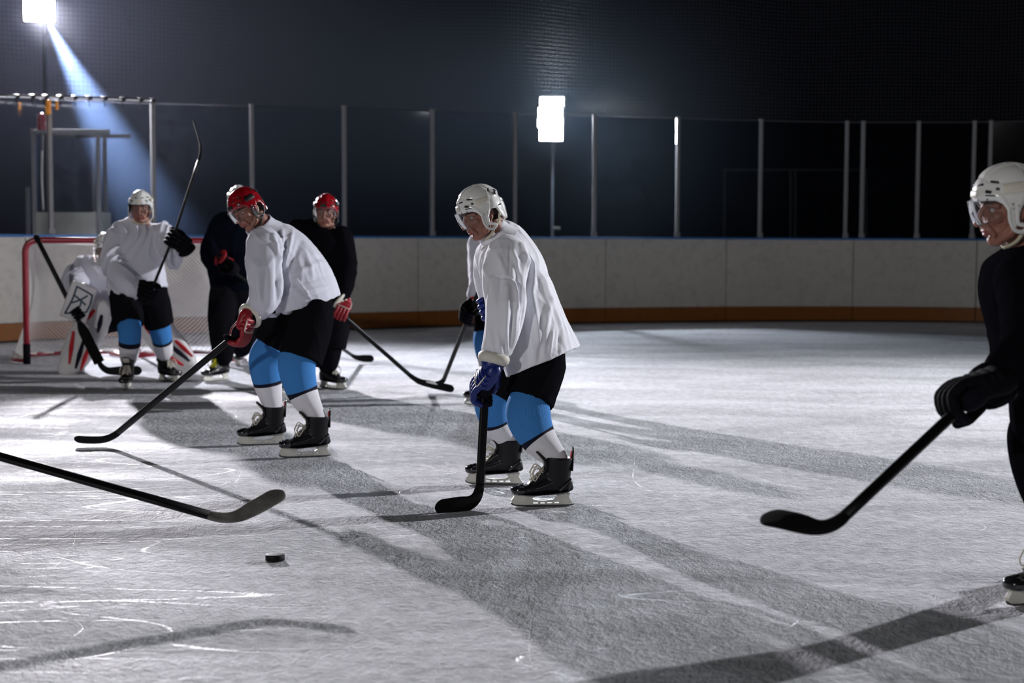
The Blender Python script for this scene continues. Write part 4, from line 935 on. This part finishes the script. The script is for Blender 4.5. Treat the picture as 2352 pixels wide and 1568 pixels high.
# ---------------- red-helmeted player in white
fA = GP(702, 1050); fB = GP(603, 1022); dA = V(-0.97, -0.30, 0); dB = V(-0.97, -0.26, 0)
kA = W(682, 842, 8.78); kB = W(611, 826, 9.22); aA = ankle_of(fA, dA, .215); aB = ankle_of(fB, dB, .215)
lat4 = V(0.35, 1, 0.0)
jr = [(W(600, 516, 9.01), .088, .062), (W(616, 545, 9.02), .20, .12), (W(642, 578, 9.03), .225, .158), (W(670, 612, 9.04), .22, .170), (W(694, 648, 9.05), .245, .165), (W(708, 697, 9.06), .265, .172)]
slN = ([W(606, 560, 8.84), W(606, 615, 8.78), W(613, 660, 8.76), W(602, 695, 8.76), W(588, 713, 8.77)], [.105, .105, .098, .088, .070])
slF = ([W(600, 560, 9.22), W(618, 620, 9.30), W(640, 680, 9.20), W(625, 710, 9.08)], [.095, .085, .075, .055])
st4 = [(628, 540, 640, 600, 5, 0.0203), (648, 530, 640, 640, 5, 0.0232), (672, 530, 648, 630, 5, 0.0217), (690, 555, 660, 640, 6, -0.0145), (700, 575, 720, 640, 6, 0.0145), (640, 600, 640, 700, 8, -0.0319), (650, 640, 740, 600, 6, 0.0145), (650, 660, 760, 630, 6, -0.0145),
       (660, 680, 765, 655, 6, 0.0145), (700, 690, 770, 665, 4, 0.0116), (680, 640, 715, 690, 3, 0.0116), (590, 600, 596, 690, 6, 0.0145), (610, 620, 605, 700, 6, -0.0145), (575, 700, 600, 715, 4, 0.0101), (700, 560, 740, 610, 5, 0.0145), (725, 590, 750, 600, 5, -0.0174)]
def ext4(g): g.tube([W(655, 690, 8.86), W(660, 712, 8.86)], [(.06, .045), (.05, .03)], 16, lat=lat4)
P4 = person('person in white jersey and red helmet, bent forward with red gloves', (fA+fB)/2,
    W(569, 483, 8.95), V(-0.62, -0.70, -0.42), V(-0.42, -0.02, 1), HEL_R, jr, M_WJ_DIM, 0.0075,
    folds(st4, V(0.5, 0, -1), 2.3, 20, 0.007), [slN, slF], lat4, extra_j=ext4,
    pants=[([W(705, 665, 9.05), W(706, 710, 9.05), W(700, 745, 9.05)], [(.17, .13), (.18, .14), (.17, .14)], lat4),
           ([W(720, 705, 8.93), W(712, 755, 8.86), W(690, 826, 8.80)], [(.10, .12), (.12, .128), (.128, .124)], lat4),
           ([W(680, 690, 9.20), W(650, 740, 9.22), W(618, 790, 9.22)], [(.12, .13), (.12, .12), (.11, .105)], lat4)],
    legs=[dict(hip=W(715, 730, 8.85), knee=kA, mid=[W(697, 905, 8.80)], ankle=aA, rad=[(.10, .11), (.105, .108), (.09, .088), (.045, .050)], stripe=(0.60, 0.655), skate=(fA, dA)),
          dict(hip=W(670, 730, 9.2), knee=kB, mid=[W(616, 885, 9.24)], ankle=aB, rad=[(.10, .11), (.10, .105), (.086, .085), (.045, .050)], stripe=(0.58, 0.635), skate=(fB, dB))],
    hs=0.90, collar=(W(596, 518, 9.0), nrm(V(-0.5, -0.45, 0.75)), (0.088, 0.080)))
hd = W(541, 770, 8.72); bt = W(650, 672, 8.98)
stick('black hockey stick in red glove reaching left across the ice', bt, hd, W(252, 1009, 9.16), W(170, 1013, 9.12), M_TAPE, 0.068, 0.040)
put_glove(P4, hd, bt-hd, W(578, 722, 8.76), 'red', M_GW, V(-0.1, -1, 0.2), M_GK, 1.12)
put_glove(P4, W(628, 692, 8.95)+V(0, 0, 0), bt-hd, W(626, 690, 9.10), 'black', M_GW, V(0.2, -0.3, -1), M_GK, 0.9)

# ---------------- white player facing the camera, stick raised
fA = GP(291, 893); fB = GP(388, 876); dA = V(0.05, -1, 0); dB = V(0.75, -0.66, 0)
kA = W(298, 770, 12.75); kB = W(370, 768, 13.1); aA = ankle_of(fA, dA, .215); aB = ankle_of(fB, dB, .215)
jr = [(W(324, 508, 13.0), .10, .06), (W(320, 525, 13.0), .22, .11), (W(316, 560, 12.98), .25, .15), (W(312, 600, 12.96), .235, .16), (W(314, 640, 12.95), .24, .165), (W(318, 668, 12.95), .25, .17)]
slL = ([W(268, 545, 12.95), W(262, 600, 12.85), W(285, 645, 12.70), W(318, 668, 12.62)], [.10, .105, .10, .07])
slR = ([W(372, 535, 12.95), W(392, 580, 12.85), W(400, 598, 12.75), W(401, 568, 12.62)], [.095, .085, .072, .06])
P2 = person('person in white jersey and white helmet, facing forward holding a stick upright', (fA+fB)/2,
    W(324, 478, 12.92), V(0.10, -1, -0.10), V(0, -0.1, 1), HEL_W, jr, M_WJ_DIM, 0.010, folds((), V(0.1, 0, -1), 5.1, 17, 0.026), [slL, slR], V(1, 0, 0),
    pants=[([W(318, 640, 12.98), W(318, 675, 12.98), W(318, 700, 12.98)], [(.24, .14), (.25, .15), (.22, .14)], V(1, 0, 0)),
           ([W(290, 670, 12.95), W(292, 715, 12.88), W(298, 748, 12.82)], [(.145, .13), (.135, .13), (.12, .12)], V(1, 0, 0)),
           ([W(345, 670, 13.0), W(358, 715, 13.02), W(368, 748, 13.05)], [(.145, .13), (.135, .13), (.12, .12)], V(1, 0, 0))],
    legs=[dict(hip=W(292, 690, 12.95), knee=kA, mid=[W(296, 815, 12.78)], ankle=aA, rad=[.10, .095, .08, .048], stripe=(0.42, 0.47), lat=V(1, 0, 0), skate=(fA, dA)),
          dict(hip=W(350, 690, 13.0), knee=kB, mid=[W(376, 805, 13.2)], ankle=aB, rad=[.10, .09, .078, .048], stripe=(0.40, 0.45), lat=V(1, 0, 0), skate=(fB, dB))])
h1 = W(345, 672, 12.55); h2 = W(397, 548, 12.52)
stick('hockey stick held upright, curved blade raised in the air', W(338, 690, 12.56), h2, W(464, 345, 12.50), W(444, 276, 12.40), M_TAPE, 0.07, 0.030, curve_=0.0, flat=V(0.93, 0.36, 0))
put_glove(P2, h1, h2-h1, W(322, 668, 12.66), 'black', M_GK, V(-0.2, -1, 0), M_GK, 1.25)
put_glove(P2, h2, h2-h1, W(401, 576, 12.64)+V(.1, 0, 0), 'black', M_GK, V(0.3, -1, 0), M_GK, 1.25)

# ---------------- player in navy behind the red helmet
fA = GP(497, 875); fB = GP(545, 838); dA = V(-0.62, -0.78, 0); dB = V(0.3, -0.95, 0)
kA = W(518, 775, 13.4); kB = W(570, 770, 14.2); aA = ankle_of(fA, dA, .215); aB = ankle_of(fB, dB, .215)
jr = [(W(553, 500, 13.75), .10, .06), (W(545, 515, 13.75), .22, .11), (W(535, 550, 13.72), .25, .15), (W(530, 590, 13.7), .23, .16), (W(538, 640, 13.7), .22, .16), (W(540, 670, 13.7), .22, .16)]
slL = ([W(500, 535, 13.7), W(484, 580, 13.6), W(500, 610, 13.45), W(516, 612, 13.35)], [.10, .10, .085, .065])
slR = ([W(590, 540, 13.8), W(610, 600, 13.75), W(618, 650, 13.8), W(616, 672, 13.95)], [.09, .085, .08, .06])
P3 = person('person in dark jersey with yellow-laced skates, half hidden behind the red-helmeted player', (fA+fB)/2,
    W(549, 465, 13.7), V(0.2, -1, -0.15), V(0, -0.1, 1), HEL_W, jr, M_NJ, 0.012, None, [slL, slR], V(1, 0.1, 0), kit='black',
    pants=[([W(538, 640, 13.7), W(540, 680, 13.7), W(545, 710, 13.75)], [(.21, .14), (.22, .15), (.2, .14)], V(1, 0, 0)),
           ([W(515, 670, 13.65), W(508, 730, 13.5), W(512, 800, 13.35)], [(.13, .13), (.12, .12), (.10, .10)], V(1, 0, 0)),
           ([W(565, 670, 13.8), W(570, 730, 14.0), W(568, 790, 14.2)], [(.13, .13), (.12, .12), (.10, .10)], V(1, 0, 0))],
    legs=[dict(hip=W(515, 690, 13.6), knee=kA, mid=[W(512, 820, 13.35)], ankle=aA, rad=[.10, .09, .085, .07], lat=V(1, 0, 0), skate=(fA, dA), kit=SKY),
          dict(hip=W(565, 690, 13.8), knee=kB, mid=[W(556, 800, 14.4)], ankle=aB, rad=[.10, .09, .08, .065], lat=V(1, 0, 0), skate=(fB, dB))])
M_DRED = mat('dark_red_cuff', (0.30, 0.01, 0.015), 0.7, 0.3)
hd = W(622, 690, 13.95); bt = W(520, 612, 13.3)
stick('dark hockey stick whose blade shows behind the legs of the black-clad player', bt, hd, W(818, 822, 15.2), W(858, 824, 15.1), M_TAPE, 0.075, 0.034, flat=V(0.1, 1, 0.2))
put_glove(P3, bt+nrm(hd-bt)*.06, bt-hd, W(507, 592, 13.36), 'blackred', M_DRED, V(0, -1, 0), M_DRED, 1.15)
put_glove(P3, hd, bt-hd, W(616, 668, 14.0), 'blackred', M_GK, V(0, -1, 0), M_GK, 1.1)

# ---------------- black-clad player with red helmet
fA = GP(764, 893); fB = GP(655, 906); dA = V(0.80, -0.6, 0); dB = V(-0.6, -0.8, 0)
kA = W(765, 770, 12.6); kB = W(690, 790, 12.4); aA = ankle_of(fA, dA, .215); aB = ankle_of(fB, dB, .215)
jr = [(W(747, 515, 12.75), .10, .06), (W(742, 528, 12.75), .22, .11), (W(738, 560, 12.72), .255, .15), (W(738, 600, 12.7), .24, .16), (W(740, 650, 12.7), .23, .16), (W(742, 685, 12.7), .23, .16)]
slL = ([W(685, 530, 12.7), W(672, 590, 12.65), W(690, 640, 12.5), W(712, 670, 12.42)], [.10, .095, .085, .06])
slR = ([W(785, 545, 12.7), W(795, 605, 12.62), W(793, 650, 12.52), W(787, 684, 12.46)], [.098, .095, .08, .055])
P5 = person('person in black jersey and red helmet standing upright behind, red gloves', (fA+fB)/2,
    W(749, 487, 12.66), V(-0.03, -1, -0.12), V(0, -0.1, 1), HEL_R, jr, M_BJ, 0.012, None, [slL, slR], V(1, 0, 0), kit='black',
    pants=[([W(742, 650, 12.7), W(742, 690, 12.7), W(742, 715, 12.7)], [(.22, .14), (.23, .15), (.2, .14)], V(1, 0, 0)),
           ([W(765, 680, 12.65), W(768, 740, 12.6), W(765, 800, 12.58)], [(.13, .13), (.13, .12), (.11, .11)], V(1, 0, 0)),
           ([W(715, 680, 12.65), W(700, 740, 12.5), W(688, 800, 12.4)], [(.13, .13), (.13, .12), (.11, .11)], V(1, 0, 0))],
    legs=[dict(hip=W(765, 700, 12.65), knee=kA, mid=[W(755, 830, 12.58)], ankle=aA, rad=[.10, .095, .085, .07], lat=V(1, 0, 0), skate=(fA, dA)),
          dict(hip=W(715, 700, 12.65), knee=kB, mid=[W(670, 850, 12.4)], ankle=aB, rad=[.10, .095, .085, .07], lat=V(1, 0, 0), skate=(fB, dB))])
hd = W(783, 722, 12.42); bt = W(705, 668, 12.42)
stick('long black hockey stick of the black-clad player crossing another blade', bt, hd, W(958, 876, 12.40), W(1044, 893, 12.36), M_TAPE, 0.065, 0.034)
put_glove(P5, hd, bt-hd, W(787, 696, 12.45), 'red', M_GW, V(0.2, -1, 0), M_GW, 1.0)
put_glove(P5, bt+nrm(hd-bt)*.05, bt-hd, W(714, 668, 12.46)+V(0, .1, 0.05), 'red', M_GW, V(0.2, -1, 0), M_GW, 1.0)

# ---------------- player hidden behind the central one
fA = GP(1106, 928); fB = GP(1170, 910); dA = V(-0.8, -0.5, 0); dB = V(-0.9, -0.2, 0)
kA = W(1110, 790, 11.55); kB = W(1160, 790, 11.9); aA = ankle_of(fA, dA, .215); aB = ankle_of(fB, dB, .215)
jr = [(W(1138, 518, 11.75), .10, .06), (W(1136, 535, 11.75), .20, .11), (W(1132, 570, 11.75), .21, .15), (W(1132, 610, 11.75), .21, .16), (W(1136, 660, 11.75), .21, .16), (W(1140, 700, 11.75), .21, .17)]
slN = ([W(1098, 560, 11.6), W(1102, 615, 11.5), W(1100, 650, 11.45), W(1088, 676, 11.42)], [.085, .085, .075, .055])
slF = ([W(1165, 560, 11.9), W(1170, 620, 11.9), W(1150, 640, 11.7)], [.09, .08, .06])
P6 = person('person in white jersey and blue socks, mostly hidden behind the central player', (fA+fB)/2,
    W(1128, 492, 11.65), V(-0.7, -0.6, -0.2), V(-0.1, 0, 1), HEL_W, jr, M_WJ_DIM, 0.012, None, [slN, slF], V(0.7, 0.7, 0),
    pants=[([W(1136, 660, 11.75), W(1136, 700, 11.75), W(1136, 725, 11.75)], [(.18, .13), (.19, .14), (.18, .14)], V(.7, .7, 0)),
           ([W(1125, 690, 11.65), W(1120, 730, 11.6), W(1116, 768, 11.55)], [(.10, .10), (.10, .10), (.095, .095)], V(1, 0, 0)),
           ([W(1150, 690, 11.85), W(1155, 730, 11.85), W(1158, 768, 11.9)], [(.10, .10), (.10, .10), (.095, .095)], V(1, 0, 0))],
    legs=[dict(hip=W(1125, 710, 11.6), knee=W(1114, 785, 11.55), mid=[W(1122, 840, 11.6)], ankle=aA, rad=[.09, .088, .07, .048], stripe=(0.46, 0.50), lat=V(1, 0, 0), skate=(fA, dA)),
          dict(hip=W(1150, 710, 11.85), knee=kB, mid=[W(1166, 840, 12.0)], ankle=aB, rad=[.09, .088, .075, .048], stripe=(0.42, 0.46), lat=V(1, 0, 0), skate=(fB, dB))])
hd = W(1079, 722, 11.36); bt = W(1104, 655, 11.3)
stick('hockey stick with white-taped heel held in black and red glove', bt, hd, W(1016, 880, 12.35), W(954, 882, 12.45), M_TAPE, 0.064, 0.034, heeltape=M_WTAPE)
put_glove(P6, hd, bt-hd, W(1087, 690, 11.42)+V(.05, 0, .02), 'blackred', M_RED, V(-0.5, -1, 0), M_GK, 1.25)

# ---------------- player at the right edge
fA = GP(2388, 1385); fB = GP(2520, 1300); dA = V(-0.90, -0.42, 0); dB = V(-0.95, -0.2, 0)
kA = W(2372, 1010, 5.20); kB = W(2440, 990, 5.5); aA = ankle_of(fA, dA, .215); aB = ankle_of(fB, dB, .215)
lat8 = V(0.15, 1, 0)
jr = [(W(2345, 560, 5.25), .10, .06), (W(2352, 590, 5.25), .21, .13), (W(2362, 650, 5.26), .24, .165), (W(2378, 730, 5.28), .235, .165), (W(2392, 810, 5.3), .23, .165), (W(2402, 860, 5.3), .23, .165)]
slN = ([W(2362, 640, 5.08), W(2372, 720, 4.95), W(2365, 795, 4.85), W(2318, 850, 4.78), W(2280, 884, 4.75)], [0.115, 0.105, 0.095, 0.08, 0.060])
slF = ([W(2340, 640, 5.46), W(2345, 720, 5.55), W(2352, 790, 5.42), W(2378, 800, 5.3)], [.10, .09, .08, .06])
P8 = person('person in black jersey and white visor helmet at the right edge', (fA+fB)/2,
    W(2314, 478, 5.20), V(-0.97, -0.10, -0.16), V(-0.15, -0.03, 1), HEL_W, jr, M_BJ, 0.010, None, [slN, slF], lat8, kit='black',
    pants=[([W(2400, 830, 5.3), W(2410, 880, 5.3), W(2415, 920, 5.3)], [(.2, .14), (.2, .15), (.19, .14)], lat8),
           ([W(2415, 870, 5.15), W(2402, 940, 5.15), W(2388, 990, 5.18)], [(.13, .13), (.125, .125), (.115, .10)], lat8),
           ([W(2430, 870, 5.45), W(2440, 940, 5.5), W(2440, 990, 5.5)], [(.12, .13), (.12, .12), (.11, .1)], lat8)],
    legs=[dict(hip=W(2415, 900, 5.2), knee=kA, mid=[W(2384, 1100, 5.2)], ankle=aA, rad=[.09, .085, .075, .048], skate=(fA, dA)),
          dict(hip=W(2430, 900, 5.45), knee=kB, mid=[W(2500, 1100, 5.5)], ankle=aB, rad=[.09, .085, .075, .048], skate=(fB, dB))])
hd = W(2212, 930, 4.70); bt = W(2395, 775, 5.02)
stick('black hockey stick of the right-edge player, blade hanging just above ice', bt, hd, W(1900, 1222, 4.30), W(1748, 1172, 4.45), M_TAPE, 0.086, 0.036, curve_=0.03)
put_glove(P8, hd, bt-hd, W(2278, 884, 4.75), 'black', M_GK, V(-0.2, -1, 0.3), M_GK, 1.22)
put_glove(P8, W(2372, 790, 5.14), bt-hd, W(2380, 800, 5.28)+V(0, 0, .05), 'black', M_GK, V(0, -1, 0), M_GK, 1.1)

# ---------------- goalkeeper
fA = GP(170, 852); fB = GP(432, 852); fA = fA+V(0, .35, 0); fB = fB+V(0, .35, 0)
gy = 14.25
o = None
jr = [(W(246, 592, gy), .10, .07), (W(244, 606, gy), .24, .14), (W(240, 635, gy), .29, .19), (W(248, 670, gy+.05), .27, .2), (W(258, 705, gy+.1), .25, .2)]
slL = ([W(195, 615, gy), W(172, 645, gy-.15), W(180, 675, gy-.35), W(192, 690, gy-.45)], [.12, .12, .10, .08])
slR = ([W(300, 615, gy), W(330, 650, gy-.1), W(345, 680, gy-.3)], [.12, .12, .09])
def st_pad(root_, a, b, out, wd=0.145):
    """leg pad: thick slab from knee top a down to the ankle b"""
    g = Geo(); fwdv = nrm(np.cross(b-a, out)); 
    pts = [a+(b-a)*t for t in np.linspace(0, 1, 8)]; ws = [0.115, 0.135, 0.145, 0.15, 0.15, 0.148, 0.14, 0.12]
    g.tube(pts, [(w_, 0.075) for w_ in ws], 26, lat=out, ex=3.6)
    g.tube([a+(b-a)*0.30-fwdv*0.02, a+(b-a)*0.46-fwdv*0.02], [(0.15, 0.085)]*2, 24, lat=out, ex=3.2)
    nv = fwdv if fwdv[1] < 0 else -fwdv
    g.tube([b-nv*0.0, b+nrm(b-a)*0.09+nv*0.06], [(0.12, 0.07), (0.085, 0.05)], 20, lat=out, ex=3)
    me = solidmesh(g, [M_PAD], 0.012, 4); p = put(me, 'leg_pad', root_)
    g = Geo()
    for k, (u0, v0, u1, v1, m_) in enumerate(((-0.10, 0.52, 0.0, 0.98, 0), (0.02, 0.55, 0.07, 0.98, 1), (-0.02, 0.05, -0.05, 0.28, 0), (0.06, 0.05, 0.10, 0.30, 1), (0.09, 0.6, 0.12, 0.95, 0))):
        q0 = a+(b-a)*v0+out*u0+nv*0.078; q1 = a+(b-a)*v1+out*u1+nv*0.078; g.tube([q0, (q0+q1)/2+nv*.004, q1], [(0.014, 0.006), (0.022, 0.007), (0.010, 0.005)], 10, lat=out, mi=m_)
    put(g.mesh('pad_stripes', [M_RED, M_NAVY]), 'pad_stripes', p)
kL, kR = W(222, 730, gy-.45), W(345, 745, gy-.35)
bL, bR = W(172, 822, gy-.20), W(418, 828, gy-.15)
P1 = person('goalkeeper person crouching in white jersey and leg pads before the net', (W(245, 840, gy)),
    W(243, 572, gy-.12), V(0.25, -1, -0.25), V(0, -0.2, 1), HEL_W, jr, M_WJ_DIM, 0.012, folds((), None, 7.7, 18, .018), [slL, slR], V(1, 0, 0), kit='white', visor=False,
    pants=[([W(255, 690, gy+.1), W(258, 720, gy+.1), W(262, 745, gy+.05)], [(.24, .17), (.26, .18), (.2, .16)], V(1, 0, 0)),
           ([W(238, 715, gy), W(228, 735, gy-.2)], [(.13, .13), (.12, .12)], V(1, 0, 0)), ([W(290, 715, gy), W(335, 735, gy-.2)], [(.13, .13), (.12, .12)], V(1, 0, 0))],
    legs=[dict(hip=W(240, 720, gy), knee=kL+V(0, .1, 0), ankle=bL+V(0, .08, 0), rad=[.09, .08, .05], lat=V(1, 0, 0), skate=(V(bL[0], bL[1]+.02, 0), V(-0.3, -1, 0))),
          dict(hip=W(290, 720, gy), knee=kR+V(0, .1, 0), ankle=bR+V(0, .08, 0), rad=[.09, .08, .05], lat=V(1, 0, 0), skate=(V(bR[0], bR[1]+.02, 0), V(0.4, -1, 0)))])
oL = nrm(np.cross(bL-kL, V(0, 1, 0))); oR = nrm(np.cross(bR-kR, V(0, 1, 0)))
st_pad(P1, W(232, 704, gy-.45), W(166, 832, gy-.30), oL); st_pad(P1, W(330, 722, gy-.40), W(424, 836, gy-.28), oR)
# cage
g = Geo(); Mh = frame(W(243, 572, gy-.12), V(0.25, -1, -0.25), V(0, -0.2, 1))
for z in np.linspace(0.03, -0.12, 7): g.tube(list(xf([V(-0.006+0.15*math.cos(t), 0.115*math.sin(t), z) for t in np.linspace(-1.2, 1.2, 12)], Mh)), 0.003, 6)
for t in np.linspace(-0.9, 0.9, 7): g.tube(list(xf([V(-0.006+0.15*math.cos(t), 0.115*math.sin(t), z) for z in np.linspace(0.035, -0.122, 6)], Mh)), 0.003, 6)
put(g.mesh('face_cage', [M_RIV]), 'face_cage', P1)
# blocker
bc = W(181, 694, gy-.62); bx = nrm(W(196, 662, gy-.6)-W(172, 728, gy-.62)); by_ = nrm(V(0.25, -1, 0.1)); by_ = nrm(by_-bx*(by_@bx)); bz_ = np.cross(bx, by_); R = np.stack([bx, by_, bz_], 1)
g = Geo().box(bc, (0.34, 0.06, 0.235), R, bev=0.028); g.tube([bc-by_*0.05-bx*.05, bc-by_*0.06+bx*0.12], [.05, .06], 14)
bl_ = put(g.mesh('blocker', [M_PAD]), 'blocker', P1)
g = Geo()
for a, b in (((-.13, -.08), (.13, -.06)), ((.13, -.06), (.10, .09)), ((-.13, -.08), (-.06, .09)), ((-.02, -.05), (.08, .05)), ((.0, .06), (.05, -.06)), ((-.1, .0), (.02, .02)), ((-.06, .09), (.10, .09))):
    p = bc+bx*a[0]+bz_*a[1]+by_*0.031; q = bc+bx*b[0]+bz_*b[1]+by_*0.031; g.tube([p, (p+q)/2+bz_*.01, q], 0.008, 8, sub=3)
put(g.mesh('blocker_piping', [M_TEAL]), 'blocker_piping', bl_)
put_glove(P1, W(176, 722, gy-.66)-by_*0.03, W(90, 550, 13.7)-W(176, 722, gy-.66), W(188, 700, gy-.5), 'black', M_GK, V(0, -1, 0), M_GK, 1.0)
# catching glove
cg = W(362, 700, gy-.42); g = Geo().ell(cg, (0.13, 0.06, 0.12), n=22); g.tube([cg+V(-.08, .04, .02), cg+V(-.02, .1, .1)], [.06, .06], 14)
for k in range(4): g.tube([cg+V(-.05+.035*k, -.03, .02), cg+V(-.06+.042*k, -.05, -.11)], [.024, .02], 10)
g.tube([cg+V(.07, -.02, .02), cg+V(.13, -.05, -.04)], [.03, .022], 10)
put(g.mesh('catching_glove', [M_PAD]), 'catching_glove', P1)
so, _ = stick('wide-paddled goalkeeper stick slanting before the goal', W(84, 545, 13.75), W(182, 740, 13.60), W(238, 852, 13.55), W(326, 851, 13.62), M_TAPE, 0.085, 0.042, name='goalkeeper_stick', paddle=(0.0, 1, 0.095), curve_=0.01)

# ---------------- foreground stick at left and the puck
so, nn = stick('foreground hockey stick with worn grey-taped blade, reaching in from the left edge', W(-330, 955, 6.15), None, W(528, 1196, 5.73), W(650, 1132, 5.92), M_GTAPE, 0.088, 0.043, curve_=0.012)
pc = GP(632, 1287); pk = thing('puck', 'small black rubber puck lying on the bare ice in front', 'puck', (pc[0], pc[1], 0))
g = Geo(); pr = []
for r_, z in ((0.0, 0), (0.030, 0.0), (0.0365, 0.0015), (0.038, 0.004), (0.0380, 0.0215), (0.0365, 0.024), (0.030, 0.0255), (0.0, 0.0255)): pr.append([V(pc[0]+max(r_, 1e-4)*math.cos(a), pc[1]+max(r_, 1e-4)*math.sin(a), z+0.0005) for a in np.linspace(0, 2*math.pi, 40, endpoint=False)])
g.loft(pr); put(g.mesh('rubber_disc', [M_PUCK]), 'rubber_disc', pk)
